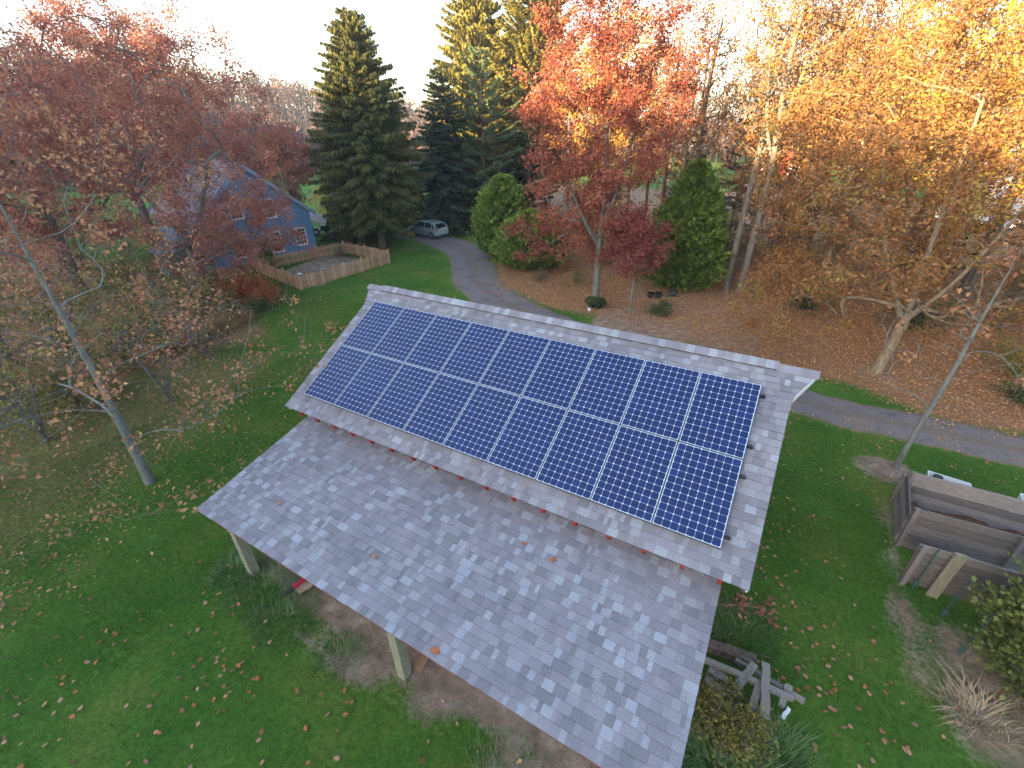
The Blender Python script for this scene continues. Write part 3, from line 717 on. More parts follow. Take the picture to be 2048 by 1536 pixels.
for (x, y), sz, lb, k in (((1.55, -2.13), .17, 'tan oak leaf near the left rake of the lean-to roof', 0), ((4.23, -2.15), .16, 'tan oak leaf alone in the middle of the lean-to roof', 4),
        ((6.55, -.78), .13, 'orange oak leaf on the lean-to roof, left one of the close pair below the panels', 1), ((7.14, -.83), .16, 'orange oak leaf on the lean-to roof, right one of the close pair below the panels', 5),
        ((6.18, -2.88), .21, 'large orange oak leaf at the bottom edge of the lean-to roof', 1), ((8.19, -1.2), .06, 'tiny brown leaf scrap on the right part of the lean-to roof', 2)):
    p = O2 + XV * x + UP2 * (y / math.cos(P2)) + NV2 * .028
    o = bpy.data.objects.new('oak_leaf', LMESH[k]); COL.objects.link(o); o.location = p; o.rotation_euler = (P2, 0, r.uniform(0, 6.28)); o.scale = (sz * .82,) * 3
    tag(o, lb, 'leaf', 'fallen oak leaves on the lean-to roof')

# ------------------------------------------------------------------ blue house
HA = np.array([-26.17, 11.53, 0]); HB = np.array([-24.23, 19.53, 0]); HT = (HB - HA) / np.linalg.norm(HB - HA); HN = np.array([HT[1], -HT[0], 0]); HW = 8.35
def siding():
    m, nt, N, L = new_mat('blue_siding'); out = N.new('ShaderNodeOutputMaterial'); b = N.new('ShaderNodeBsdfPrincipled'); L.new(b.outputs[0], out.inputs[0])
    b.inputs['Roughness'].default_value = .6; b.inputs['Specular IOR Level'].default_value = .25
    tc = N.new('ShaderNodeTexCoord'); mp = N.new('ShaderNodeMapping'); mp.inputs['Scale'].default_value = (0, 0, 1); L.new(tc.outputs['Object'], mp.inputs['Vector'])
    wv = N.new('ShaderNodeTexWave'); wv.bands_direction = 'Z'; wv.wave_profile = 'SAW'; wv.inputs['Scale'].default_value = 2.2; L.new(mp.outputs[0], wv.inputs['Vector'])
    n = noise_node(N, L, .8, 4, .6, tc.outputs['Object']); r = ramp_node(N, [(.3, (.135,.27,.44)), (.7, (.17,.32,.50))]); L.new(n.outputs[0], r.inputs[0])
    r2 = ramp_node(N, [(0, (.72,) * 3), (.12, (1,) * 3), (1, (1.02,) * 3)]); L.new(wv.outputs[0], r2.inputs[0])
    L.new(mixc(N, L, 1., r.outputs[0], r2.outputs[0], 'MULTIPLY'), b.inputs['Base Color'])
    bp = N.new('ShaderNodeBump'); bp.inputs['Distance'].default_value = .02; bp.inputs['Strength'].default_value = .7; L.new(wv.outputs[0], bp.inputs['Height']); L.new(bp.outputs[0], b.inputs['Normal'])
    return m
SIDING = siding(); ROOFG = tone_mat('house_shingle', [(0, (.25,.24,.26)), (1, (.33,.31,.34))], .9, .1, (8, .25)); GLASSD = plain('window_glass', (.03,.04,.05), .08, .5)
house = thing('house', 'blue clapboard house with white paned windows behind the red oak', 'house', tuple((HA + HB) / 2))
H = lambda s, z, o=0.: HA + HT * s + HN * o + np.array([0, 0, z])
DEPTH = 11.0; EAVE = 3.25; APX = 6.75; mid = HW / 2
mb = MB(); mb.poly_prism([H(0, -.2), H(HW, -.2), H(HW, EAVE), H(mid, APX), H(0, EAVE)], -HN * DEPTH); mb.build('wall', SIDING, house)
mb = MB()
for s_e, sg in ((0, -1), (HW, 1)):
    dl = np.array([HT[0] * sg, HT[1] * sg, -(APX - EAVE) / mid]); L0 = np.linalg.norm(dl); ex = .35
    a0, a1 = H(mid, APX + .02, .28), H(mid, APX + .02, -DEPTH - .3)
    b0 = H(s_e, EAVE + .02, .28) + dl * ex; b1 = H(s_e, EAVE + .02, -DEPTH - .3) + dl * ex
    V = [a0, b0, b1, a1]; V += [v + np.array([0, 0, .14]) for v in V]
    mb.add(V, [(0,1,2,3),(7,6,5,4),(0,4,5,1),(1,5,6,2),(2,6,7,3),(3,7,4,0)])
hroof = mb.build('roof', ROOFG, house)
mb = MB()
for s_e, sg in ((0, -1), (HW, 1)):
    dl = np.array([HT[0] * sg, HT[1] * sg, -(APX - EAVE) / mid]); mb.beam(H(mid, APX - .03, .30), H(s_e, EAVE - .03, .30) + dl * .35, .035, .2)
mb.build('rake_board', plain('blue_trim', (.22,.34,.46), .55, .3), hroof)
mb = MB(); mb.box((-.35, -.35, 0), (.35, .35, 1.3)); mb.box((-.4, -.4, 1.3), (.4, .4, 1.4))
ch = mb; ch.V = [v + H(mid, APX - .4, -7) for v in ch.V]; ch.build('chimney', plain('chimney_brick', (.25,.10,.07), .9, .1, noise=(6, .3)), hroof)
def window(s, z0, z1, wd, nr=4, nc=3):
    fr = MB(); zc = (z0 + z1) / 2
    for a, b in (((s - wd / 2, z0), (s + wd / 2, z0)), ((s - wd / 2, z1), (s + wd / 2, z1))): fr.beam(H(*a, .03), H(*b, .03), .05, .09)
    for ss in (s - wd / 2, s + wd / 2): fr.beam(H(ss, z0, .033), H(ss, z1, .033), .09, .05, HN)
    for k in range(1, nr): fr.beam(H(s - wd / 2 + .04, z0 + (z1 - z0) * k / nr, .026), H(s + wd / 2 - .04, z0 + (z1 - z0) * k / nr, .026), .025, .045 if k == nr // 2 else .03)
    for k in range(1, nc): fr.beam(H(s - wd / 2 + wd * k / nc, z0 + .04, .024), H(s - wd / 2 + wd * k / nc, z1 - .04, .024), .03, .022, HN)
    f = fr.build('window', WHITE, house)
    g = MB(); g.beam(H(s - wd / 2 + .04, zc, .012), H(s + wd / 2 - .04, zc, .012), .016, z1 - z0 - .06); g.build('pane', GLASSD, f)
    sl = MB(); sl.beam(H(s - wd / 2 - .08, z0 - .07, .05), H(s + wd / 2 + .08, z0 - .07, .05), .1, .05); sl.build('sill', WHITE, f)
for s, z0, z1 in ((3.05, 3.3, 4.4), (5.33, 3.1, 4.35), (2.47, .6, 2.0), (5.25, .55, 2.0), (7.25, .75, 2.0)): window(s, z0, z1, .82)
# small lean-to at the left corner
mb = MB(); mb.poly_prism([H(-2.3, -.2, .9), H(.45, -.2, .9), H(.45, 2.3, .9), H(-2.3, 1.7, .9)], -HN * 3.2); lt = mb.build('side_porch', plain('teal_siding', (.13,.24,.30), .65, .2, noise=(3, .15)), house)
mb = MB(); mb.poly_prism([H(-2.55, 1.66, 1.15), H(.6, 2.36, 1.15), H(.6, 2.48, 1.15), H(-2.55, 1.78, 1.15)], -HN * 3.6); mb.build('porch_roof', plain('porch_shingle', (.13,.18,.20), .85, .1, noise=(6, .3)), lt)

# ------------------------------------------------------------------ picket fence
PICK = tone_mat('cedar_picket', [(0, (.36,.215,.12)), (.5, (.48,.30,.175)), (1, (.60,.40,.24))], .8, .15, (8, .2), stretch=(6, 6, .6))
FC = [(-16.65, 12.07), (-16.06, 19.54), (-21.5, 20.1), (-23.1, 13.35)]
fence = thing('picket_fence', 'low tan cedar picket fence around a bare garden bed', 'fence', (-19.3, 16.2, 0))
r = np.random.default_rng(5)
for k in range(4):
    a = np.array([*FC[k], 0.]); b = np.array([*FC[(k + 1) % 4], 0.]); d = b - a; L_ = np.linalg.norm(d); d /= L_; nn = np.array([d[1], -d[0], 0])
    rl = MB()
    for z in (.25, .68): rl.beam(a + d * .05 + np.array([0, 0, z]), b - d * .05 + np.array([0, 0, z]), .035, .08)
    rl.build('rail', PICK, fence)
    pk = MB(); n = int(L_ / .128)
    for i in range(n):
        p = a + d * (.07 + i * (L_ - .14) / (n - 1)) + nn * .032; h = .92 + r.normal(0, .012); wd = .074; z0 = .03 + float(ground_z(p[0], p[1]))
        pts = [p - d * wd / 2 + [0, 0, z0], p + d * wd / 2 + [0, 0, z0], p + d * wd / 2 + [0, 0, h - .06], p + [0, 0, h], p - d * wd / 2 + [0, 0, h - .06]]
        m0 = pk.n; V = np.array(pts); V = np.concatenate([V, V + nn * .018])
        t_ = r.uniform(); q = np.arange(5); q2 = (q + 1) % 5
        pk.add(V, [(4,3,2,1,0), (5,6,7,8,9)], t_); pk.add(V, np.stack([q, q2, q2 + 5, q + 5], 1), t_)
    pk.build('picket_panel', PICK, fence)
    npost = max(2, int(round(L_ / 2.4)))
    for i in range(npost):
        p = a + d * L_ * i / npost - nn * .03; mb = MB(); mb.box(p + np.array([-.05, -.05, -.15]), p + np.array([.05, .05, 1.0])); mb.box(p + np.array([-.06, -.06, 1.0]), p + np.array([.06, .06, 1.03])); mb.build('post', PICK, fence)
# garden things inside the fence: saucers on stakes, a stone-edged raised patch
SAU = plain('pale_stone', (.55,.54,.52), .7, .3)
for (x, y), h, lb, kind in (((-17.75, 12.95), .62, 'white topped post cap just inside the near corner of the picket fence', 'cap'), ((-17.9, 14.95), .45, 'grey dish on a stem in the middle of the garden bed', 'dish'), ((-18.9, 17.6), .12, 'small white stone lying in the garden bed', 'stone')):
    t = thing({'cap': 'garden_post', 'dish': 'bird_bath', 'stone': 'garden_stone'}[kind], lb, {'cap': 'post', 'dish': 'bird bath', 'stone': 'stone'}[kind], (x, y, 0))
    if kind == 'stone':
        mb = MB(); mb.cyl((x, y, -.02), (x + .03, y, .10), .14, .09, 8); mb.build('stone', SAU, t)
    else:
        mb = MB(); mb.cyl((x, y, -.05), (x, y, h), .045, .04, 10); mb.build('stem', TIMBER if kind == 'cap' else BLACKM, t)
        mb = MB(); mb.cyl((x, y, h), (x, y, h + .03), .10, .17, 14); mb.cyl((x, y, h + .03), (x, y, h + .07), .17, .18, 14); mb.build('top' if kind == 'cap' else 'basin', WHITE if kind == 'cap' else plain('grey_dish', (.32,.36,.38), .6, .3), t)

# ------------------------------------------------------------------ parked hatchback
def car(name, label, pos, head, paint, L_=3.95, W=1.66, Hh=1.4, light=True):
    t = thing(name, label, 'car', (pos[0], pos[1], float(ground_z(*pos)) + .03), rot=(0, 0, head))
    pm = plain(name + '_paint', paint, .3, .5, coat=.6); gl = plain(name + '_glass', (.02,.025,.03), .05, .6); tyre = plain(name + '_tyre', (.02,.02,.02), .85, .2); rim = plain(name + '_rim', (.62,.62,.58), .35, .5, .6); lamp = plain(name + '_tail', (.45,.03,.03), .25, .5); lens = plain(name + '_lens', (.75,.78,.8), .15, .6)
    def loft(st):
        """stations (x, zlo, zhi, halfwidth_lo, halfwidth_hi)"""
        V = []; K = 10
        for x, z0, z1, w0, w1 in st:
            ring = [(x, -w0 * .93, z0), (x, -w0, z0 + (z1 - z0) * .25), (x, -(w0 * .5 + w1 * .5) * 1.0, z0 + (z1 - z0) * .65), (x, -w1, z1 - .03), (x, -w1 * .86, z1), (x, w1 * .86, z1), (x, w1, z1 - .03), (x, (w0 * .5 + w1 * .5), z0 + (z1 - z0) * .65), (x, w0, z0 + (z1 - z0) * .25), (x, w0 * .93, z0)]
            V += ring
        n = len(st); F = []
        for i in range(n - 1):
            for k in range(K): a = i * K + k; b = i * K + (k + 1) % K; F.append((a, b, b + K, a + K))
        m = MB(); m.add(V, F); m.add(V, [tuple(range(K))[::-1]]); m.add(V, [tuple(range((n - 1) * K, n * K))]); return m
    hw = W / 2; h0 = .22
    m = loft([(-L_/2, .42, .78, hw*.74, hw*.70), (-L_/2+.08, .30, .88, hw*.88, hw*.84), (-L_/2+.45, h0, .93, hw*.98, hw*.95), (-.6, .2, .93, hw, hw*.97), (.6, .2, .92, hw, hw*.96), (1.0, h0, .90, hw*.99, hw*.93), (L_/2-.45, h0, .78, hw*.95, hw*.84), (L_/2-.1, .28, .66, hw*.84, hw*.72), (L_/2, .36, .58, hw*.68, hw*.6)])
    body = m.build('body', pm, t, loc=(0, 0, 0), smooth=False)
    g = loft([(-L_/2+.22, .90, .95, hw*.84, hw*.78), (-L_/2+.55, .90, 1.26, hw*.90, hw*.74), (-.9, .90, Hh - .03, hw*.92, hw*.74), (0, .90, Hh - .01, hw*.92, hw*.75), (.45, .90, Hh - .05, hw*.91, hw*.73), (.95, .89, 1.10, hw*.89, hw*.76), (1.3, .87, .92, hw*.85, hw*.78)])
    g.build('window', gl, t, loc=(0, 0, 0), smooth=False)
    rf = loft([(-L_/2+.50, 1.24, 1.285, hw*.76, hw*.72), (-.9, Hh - .07, Hh, hw*.78, hw*.73), (0, Hh - .05, Hh + .02, hw*.79, hw*.74), (.48, Hh - .09, Hh - .02, hw*.77, hw*.72)])
    for sy in (-1, 1):
        for x in (-1.25, -.35): rf.beam((x - .06, sy * hw * .925, .90), (x, sy * hw * .77, Hh - .05), .07, .05)
        rf.beam((1.3, sy * hw * .86, .90), (.46, sy * hw * .75, Hh - .06), .06, .06); rf.beam((-L_/2+.2, sy * hw * .86, .92), (-L_/2+.52, sy * hw * .76, 1.26), .10, .06)
    rf.build('roof', pm, t, loc=(0, 0, 0))
    for sy in (-1, 1):
        for x in (-1.25, 1.28):
            w0 = MB(); w0.cyl((x, sy * (hw - .2), .30), (x, sy * (hw + .012), .30), .30, n=20); w_ = w0.build('wheel', tyre, t, loc=(0, 0, 0))
            w1 = MB(); w1.cyl((x, sy * (hw + .0), .30), (x, sy * (hw + .02), .30), .045, n=10)
            th = np.arange(16) * 2 * PI / 16
            for k in range(16): w1.beam((x + .19 * math.cos(th[k]), sy * (hw + .016), .30 + .19 * math.sin(th[k])), (x + .19 * math.cos(th[(k + 1) % 16]), sy * (hw + .016), .30 + .19 * math.sin(th[(k + 1) % 16])), .02, .035, (0, 1, 0))
            for k in range(5): w1.beam((x, sy * (hw + .014), .30), (x + .18 * math.cos(k * 1.2566 + .3), sy * (hw + .014), .30 + .18 * math.sin(k * 1.2566 + .3)), .02, .055, (0, 1, 0))
            o = w1.build('rim', rim, w_, loc=(0, 0, 0))
        mb = MB(); mb.beam((-L_/2 + .03, sy * hw * .74, .72), (-L_/2 + .16, sy * hw * .845, .90), .10, .12); mb.build('tail_light', lamp, t, loc=(0, 0, 0))
        mb = MB(); mb.beam((L_/2 - .06, sy * hw * .62, .56), (L_/2 - .34, sy * hw * .86, .70), .09, .08); mb.build('headlight', lens, t, loc=(0, 0, 0))
        mb = MB(); mb.box((.80, sy * (hw + .05) - .07, .88), (.95, sy * (hw + .05) + .07, 1.0)); mb.build('mirror', pm, t, loc=(0, 0, 0))
    mb = MB(); mb.box((-L_/2 - .05, -hw * .7, .40), (-L_/2 + .08, hw * .7, .54)); mb.build('bumper', pm, t, loc=(0, 0, 0))
    return t
car('parked_car', 'silver green hatchback parked on the gravel beside the spruce', (-19.3, 28.2), rad(180 - 8), (.27,.36,.35))
car('parked_car', 'pale car almost hidden behind the drooping spruce boughs', (-27.5, 31.5), rad(160), (.5,.52,.53))

# small garden tractor by the house corner
t = thing('garden_tractor', 'small black garden tractor parked on the grass beside the house', 'tractor', (-29.3, 24.2, 0), rot=(0, 0, rad(60)))
tb = plain('tractor_black', (.03,.032,.035), .4, .5); tr_ = plain('tractor_tyre', (.018,.018,.018), .9, .1)
mb = MB(); mb.box((.1, -.25, .35), (.95, .25, .8)); mb.box((-.6, -.3, .35), (.1, .3, .5)); mb.box((.95, -.2, .4), (1.02, .2, .72)); mb.build('body', tb, t, loc=(0, 0, 0))
mb = MB(); mb.box((-.5, -.22, .55), (-.1, .22, .66)); mb.beam((-.52, 0, .6), (-.62, 0, 1.05), .42, .07, (1, 0, 0)); mb.build('seat', tb, t, loc=(0, 0, 0))
mb = MB(); mb.cyl((.15, 0, .8), (.02, 0, 1.05), .02, n=6); mb.cyl((.0, 0, 1.04), (-.02, 0, 1.08), .17, n=14); mb.build('steering_wheel', tb, t, loc=(0, 0, 0))
for x, rr in ((-.4, .33), (.7, .22)):
    for sy in (-1, 1):
        mb = MB(); mb.cyl((x, sy * .3, rr), (x, sy * .52, rr), rr, n=16); wq = mb.build('wheel', tr_, t, loc=(0, 0, 0)); mb = MB(); mb.cyl((x, sy * .5, rr), (x, sy * .53, rr), rr * .5, n=12); mb.build('rim', SAU, wq, loc=(0, 0, 0))

# ------------------------------------------------------------------ compost bin, tubs, stakes, timber
bin_ = thing('compost_bin', 'weathered grey plank compost bin with three board walls', 'compost bin', (14.9, 6, 0))
r = np.random.default_rng(9)
def plank_wall(a, b, h, n, side):
    mb = MB(); a = np.array([*a, 0.]); b = np.array([*b, 0.]); hh = h / n
    for k in range(n):
        j = r.normal(0, .008); mb.beam(a + [0, j, hh * (k + .5) + .02], b + [0, j + r.normal(0, .012), hh * (k + .5) + .02 + r.normal(0, .006)], .038, hh - .012, tone=r.uniform())
    return mb.build('plank_wall', WOOD, bin_)
plank_wall((13.62, 7.5), (17.6, 7.5), 1.05, 5, 0); plank_wall((13.42, 5.8), (17.4, 5.95), 1.15, 5, 0); plank_wall((13.36, 4.55), (15.3, 4.62), 1.15, 6, 0)
mb = MB()
for k in range(4): mb.beam((13.42, 5.84, .15 + .24 * k), (13.58, 7.46, .15 + .24 * k), .035, .215, tone=r.uniform())
mb.build('side_wall', WOOD, bin_)
mb = MB()
for k in range(2): mb.beam((13.45, 5.7, .14 + .2 * k), (15.2, 5.45, .14 + .2 * k), .035, .17, tone=r.uniform())
mb.build('front_board', WOOD, bin_)
for p, h in (((13.66, 7.42), 1.12), ((13.47, 5.72), 1.22), ((13.42, 4.47), 1.2), ((15.35, 5.79), 1.2), ((13.55, 7.55), .9)):
    mb = MB(); mb.box((p[0] - .045, p[1] - .045, -.2), (p[0] + .045, p[1] + .045, h)); mb.build('post', WOOD, bin_)
mb = MB(); mb.beam((13.93, 4.40, -.2), (13.97, 4.42, 1.32), .2, .06, (0, 1, 0)); mb.build('wide_post', POSTW, bin_)
tag(mb and bpy.data.objects['wide_post'], 'broad pale upright board in front of the lowest wall')
mb = MB(); gridn = 14; xs = np.linspace(13.7, 17.5, 26); ys = np.linspace(6.0, 7.42, 12); XX, YY = np.meshgrid(xs, ys, indexing='ij'); ZZ = .16 + .10 * lump(XX, YY, 1.1, 4) + .03 * r.standard_normal(XX.shape); ii = np.arange(XX.size).reshape(XX.shape)
mb.add(np.stack([XX, YY, ZZ], -1).reshape(-1, 3), np.stack([ii[:-1, :-1], ii[1:, :-1], ii[1:, 1:], ii[:-1, 1:]], -1).reshape(-1, 4)); mb.build('compost', plain('compost', (.11,.06,.035), .95, .05, noise=(12, .5), bump=(20, .8, .03)), bin_)
STK = plain('green_stake', (.05,.10,.10), .5, .3)
for (bx, by), (tx, ty), lb in (((13.60, 4.40), (13.60, 4.38), 'thin green fence stake against the front boards, farthest from the shrub'), ((14.0, 3.85), (14.05, 3.87), 'thin green fence stake beside the broad upright board'), ((14.65, 4.1), (14.68, 4.12), 'thin green fence stake against the right end of the front boards'), ((14.15, 3.05), (14.22, 3.1), 'thin green fence stake half covered by the arborvitae shrub')):
    t = thing('fence_stake', lb, 'stake', (bx, by, 0), 'green stakes in front of the compost bin'); mb = MB(); mb.beam((bx, by, -.2), (tx, ty, 1.35), .024, .024); mb.build('shaft', STK, t)
    mb = MB(); mb.beam((bx, by - .02, .12), (bx, by - .02, .28), .09, .008, (0, 1, 0)); mb.build('anchor_plate', STK, t)
for (x, y), lb, rz in (((14.65, 8.15), 'white plastic tub with black handle behind the compost bin, whole in view', -.12), ((16.55, 8.2), 'white plastic tub behind the compost bin, cut by the right edge of the photo', -.1)):
    t = thing('tub', lb, 'tub', (x, y, 0), 'white tubs behind the compost bin', rot=(0, 0, rz)); mb = MB(); a, b, h = .45, .24, .66
    out = [(-a, -b), (a, -b), (a, b), (-a, b)]; q = [(sx * .9, sy * .86) for sx, sy in out]; inn = [(sx * .95, sy * .9) for sx, sy in out]; qi = [(sx * .86, sy * .8) for sx, sy in out]
    V = [(*p, .0) for p in q] + [(*p, h) for p in out] + [(*p, h) for p in inn] + [(*p, .25) for p in qi]
    F = [(3,2,1,0)] + [(k, (k+1) % 4, (k+1) % 4 + 4, k + 4) for k in range(4)] + [(k + 4, (k+1) % 4 + 4, (k+1) % 4 + 8, k + 8) for k in range(4)] + [(k + 8, (k+1) % 4 + 8, (k+1) % 4 + 12, k + 12) for k in range(4)] + [(12, 13, 14, 15)]
    mb.add(V, F); tub = mb.build('body', plain('tub_white', (.66,.72,.70), .4, .4), t, loc=(0, 0, 0))
    mb = MB()
    for sx in (-.26, .06): mb.beam((sx, -b - .012, h - .10), (sx + .22, -b - .012, h - .10), .02, .025); mb.beam((sx + (.22 if sx < 0 else 0), -b - .012, h - .10), (sx + (.22 if sx < 0 else 0), -b - .004, h - .30), .02, .025, (0, 1, 0))
    mb.build('handle', BLACKM, t, loc=(0, 0, 0))
    mb = MB(); mb.cyl((-.26, .0, .3), (-.24, .02, h + .05), .13, .10, 10); mb.build('liner', plain('tub_liner', (.03,.035,.04), .6, .3, noise=(6, .4)), t, loc=(0, 0, 0))

def lumber(label, p0, p1, w_, h_, mat=TIMBER, name='timber', cat='timber', group='old timber in the weeds by the shed', up=(0, 0, 1)):
    t = tag(None or MB_obj(name, p0, p1, w_, h_, mat, up), label, cat, group); return t
def MB_obj(name, p0, p1, w_, h_, mat, up):
    m = MB(); p0 = np.array(p0, float); p1 = np.array(p1, float); n = 6; rr = np.random.default_rng(int(abs(p0[0] * 1000 + p1[1] * 777)) % 9999)
    d = (p1 - p0) / np.linalg.norm(p1 - p0); u = np.array(up, float); u -= d * (u @ d); u /= np.linalg.norm(u); q = np.cross(d, u)
    V = []
    for k in range(n + 1):
        c = p0 + (p1 - p0) * k / n + q * rr.normal(0, .006); wj = w_ * (1 + rr.normal(0, .06)); hj = h_ * (1 + rr.normal(0, .06))
        V += [c + q * sx * wj / 2 + u * sz * hj / 2 for sx, sz in ((-1,-1),(-.8,-1.05),(.8,-1.05),(1,-1),(1,1),(.8,1.05),(-.8,1.05),(-1,1))]
    F = [(a * 8 + k, a * 8 + (k + 1) % 8, (a + 1) * 8 + (k + 1) % 8, (a + 1) * 8 + k) for a in range(n) for k in range(8)]
    m.add(V, F); m.add(V, [tuple(range(8))[::-1], tuple(range(n * 8, n * 8 + 8))]); return m.build(name, mat, None, loc=tuple(p0), smooth=False)
lumber('long grey rail lying from under the roof across the timber pile', (9.5, .16, .52), (11.28, .29, .42), .09, .09)
lumber('broad grey board lying over the long rail', (10.8, .62, .55), (10.86, -.32, .5), .14, .05)
lumber('short grey post stub left of the broad board', (10.76, .28, .46), (10.68, -.2, .36), .12, .1)
lumber('short split log resting on the long rail', (10.62, .50, .55), (10.42, .0, .36), .13, .13, BARK['pale'])
lumber('grey offcut at the right tip of the timber pile', (11.22, .50, .4), (11.13, .12, .33), .11, .09)
lumber('upper short grey block beside the roof edge', (9.93, .14, .36), (10.25, .07, .36), .13, .11)
lumber('lower short grey block beside the roof edge', (9.9, -.06, .28), (10.2, -.12, .28), .16, .14)
lumber('second grey rail under the long rail', (10.35, .62, .26), (11.5, .47, .22), .08, .08)
lumber('small white offcut in the grass below the timber pile', (11.31, .32, .06), (11.22, .09, .05), .06, .04, WHITE)
lumber('dark rotten log under the timber pile', (9.6, .72, .16), (10.7, .85, .14), .2, .18, BARK['brown'])
# fallen branch behind the pile
A = envelope(np.random.default_rng(2), 16, (.75, .25, .16), (.45, .3, .1)); mbA = tree('fallen_branch', 'dry fallen branch on the grass below the roof corner', 'branch', (9.95, 1.82), [(0, 0, .1), (.35, .15, .16), (.75, .3, .14)], A, .016, (G_LEAF['rust'], 60, .12, .1, .3, 3), BARK['tan'], 3, seg=.2, kmin=.2, flare=1)
# tools under the lean-to eave
t = thing('brush_cutter', 'red handled garden tool with black grip under the eave', 'tool', (1.55, -2.5, .2))
mb = MB(); mb.cyl((1.64, -2.1, .22), (1.60, -2.52, .22), .05, n=12); mb.build('shaft', plain('red_plastic', (.45,.02,.05), .35, .5), t)
mb = MB(); mb.cyl((1.605, -2.5, .22), (1.57, -2.68, .21), .06, .045, 10); mb.cyl((1.57, -2.68, .21), (1.52, -2.76, .19), .03, .035, 8); mb.build('grip', BLACKM, t)
lumber('tan board end lying beside the red handled tool', (1.78, -1.8, .10), (1.66, -2.46, .12), .26, .05, plain('tan_board', (.40,.29,.20), .8, .2, noise=(6, .2), stretch=(5, .6, 5)), 'board', 'board', 'boards under the lean-to')
lumber('brown board leaning inside the middle post', (5.2, -1.7, .5), (5.12, -2.45, .12), .2, .05, plain('brown_board', (.23,.13,.075), .8, .2, noise=(6, .25), stretch=(5, .6, 5)), 'board', 'board', 'boards under the lean-to')

# pots along the wood edge
POTB = plain('black_pot', (.02,.024,.028), .5, .4)
def pot(x, y, lb, plant=None, rr=.19, h=.3, mat=POTB, lay=False):
    t = thing('plant_pot', lb, 'plant pot', (x, y, 0), 'pots along the edge of the wood'); z = float(ground_z(x, y)); mb = MB()
    if lay: mb.cyl((x - .15, y, z + rr * .8), (x + .2, y + .05, z + rr), rr * .8, rr, 14)
    else: mb.cyl((x, y, z - .02), (x, y, z + h), rr * .8, rr, 14); mb.cyl((x, y, z + h - .04), (x, y, z + h), rr * 1.08, rr * 1.08, 14)
    mb.build('pot', mat, t)
    if plant:
        rr_ = np.random.default_rng(int(x * 100 + 500)); v = rr_.standard_normal((700, 3)); v /= np.linalg.norm(v, axis=1)[:, None]; v[:, 2] = np.abs(v[:, 2]); P = np.array([x, y, z + h - .03]) + v * rr_.uniform(.4, 1, (700, 1)) ** .4 * np.array([.42, .42, .38]); cm = MB(); leaves(cm, P, .09, rr_, .6, .2); cm.build('foliage', plant, t)
pot(.78, 17.75, 'black pot with a bushy green plant at the foot of the red maple, left one', G_LEAF['shrub']); pot(1.22, 17.78, 'black pot with a bushy green plant at the foot of the red maple, right one', G_LEAF['shrub'])
pot(.86, 17.25, 'small white pot in front of the green potted plants', None, .11, .17, WHITE)
pot(3.26, 20.9, 'empty black nursery pot beside the arborvitae, left one of two upright'); pot(3.68, 21.05, 'empty black nursery pot beside the arborvitae, right one of two upright'); pot(4.3, 21.7, 'black nursery pot tipped on its side under the arborvitae', lay=True)

# red barn and a white house across the far field
def far_building(name, label, x, y, rz, w_, d_, h_, rh, wallm, roofm, doors):
    t = thing(name, label, 'barn' if 'barn' in name else 'house', (x, y, 0), rot=(0, 0, rz)); mb = MB()
    mb.poly_prism([(-w_/2, -d_/2, -.3), (w_/2, -d_/2, -.3), (w_/2, -d_/2, h_), (0, -d_/2, h_ + rh), (-w_/2, -d_/2, h_)], (0, d_, 0)); mb.build('wall', wallm, t, loc=(0, 0, 0)); mb = MB()
    for sg in (-1, 1):
        V = [(0, -d_/2 - .3, h_ + rh + .03), (sg * (w_/2 + .35), -d_/2 - .3, h_ - .2), (sg * (w_/2 + .35), d_/2 + .3, h_ - .2), (0, d_/2 + .3, h_ + rh + .03)]; V += [(a, b, c + .15) for a, b, c in V]
        mb.add(V, [(0,1,2,3),(7,6,5,4),(0,4,5,1),(1,5,6,2),(2,6,7,3),(3,7,4,0)])
    mb.build('roof', roofm, t, loc=(0, 0, 0))
    for x0, x1, z0, z1 in doors: mb = MB(); mb.box((x0, -d_/2 - .05, z0), (x1, -d_/2 - .005, z1)); mb.build('door' if z0 < .2 else 'window', WHITE if z0 < .2 else GLASSD, t, loc=(0, 0, 0))
far_building('barn', 'red barn with white doors far behind the bare trees', 5.5, 98, .1, 7, 10, 3, 2.4, plain('barn_red', (.42,.05,.04), .8, .1, noise=(2, .2)), plain('metal_roof', (.5,.52,.55), .5, .4), [(-2.9, -1.2, 0, 2.3), (1.2, 2.9, 0, 2.3)])
far_building('farmhouse', 'white farmhouse far beyond the trees on the right', 27, 60, -.3, 8, 9, 4.5, 2.8, WHITE, plain('dark_roof', (.12,.12,.13), .8, .1), [(-2.8, -1.9, 1, 2.3), (1.9, 2.8, 1, 2.3), (-.5, .5, 0, 2.1)])
# ------------------------------------------------------------------ trees
R0 = np.random.default_rng
def ring(r, n, c, rad3, low=-.8, power=.33): return envelope(r, n, c, rad3, low, power)
# near oak on the left with low bare limbs
rr = R0(101)
A = np.concatenate([ring(rr, 240, (0, 0, 8.2), (4.8, 4.8, 4.8), -.95, .5), np.stack([rr.uniform(-6, 5.6, 150), rr.uniform(-5, 5, 150), rr.uniform(2.0, 6.0, 150)], 1)])
A = A[np.hypot(A[:, 0], A[:, 1]) > 1.2]
tree('oak_tree', 'slender grey oak with bare lower limbs rising from the lawn left of the shed', 'tree', (-5.38, -2.17), [(0, 0, 0), (.0, .05, 2), (.05, .05, 4.5), (-.05, 0, 7.5), (.1, 0, 11.5)], A, .12, (G_LEAF['russet'], 8000, .105, .3, .3, 3), BARK['pale'], 11, 'oaks left of the shed', seg=.4, ex=.74, sag=.02, kmin=.16, rmin=.0045)
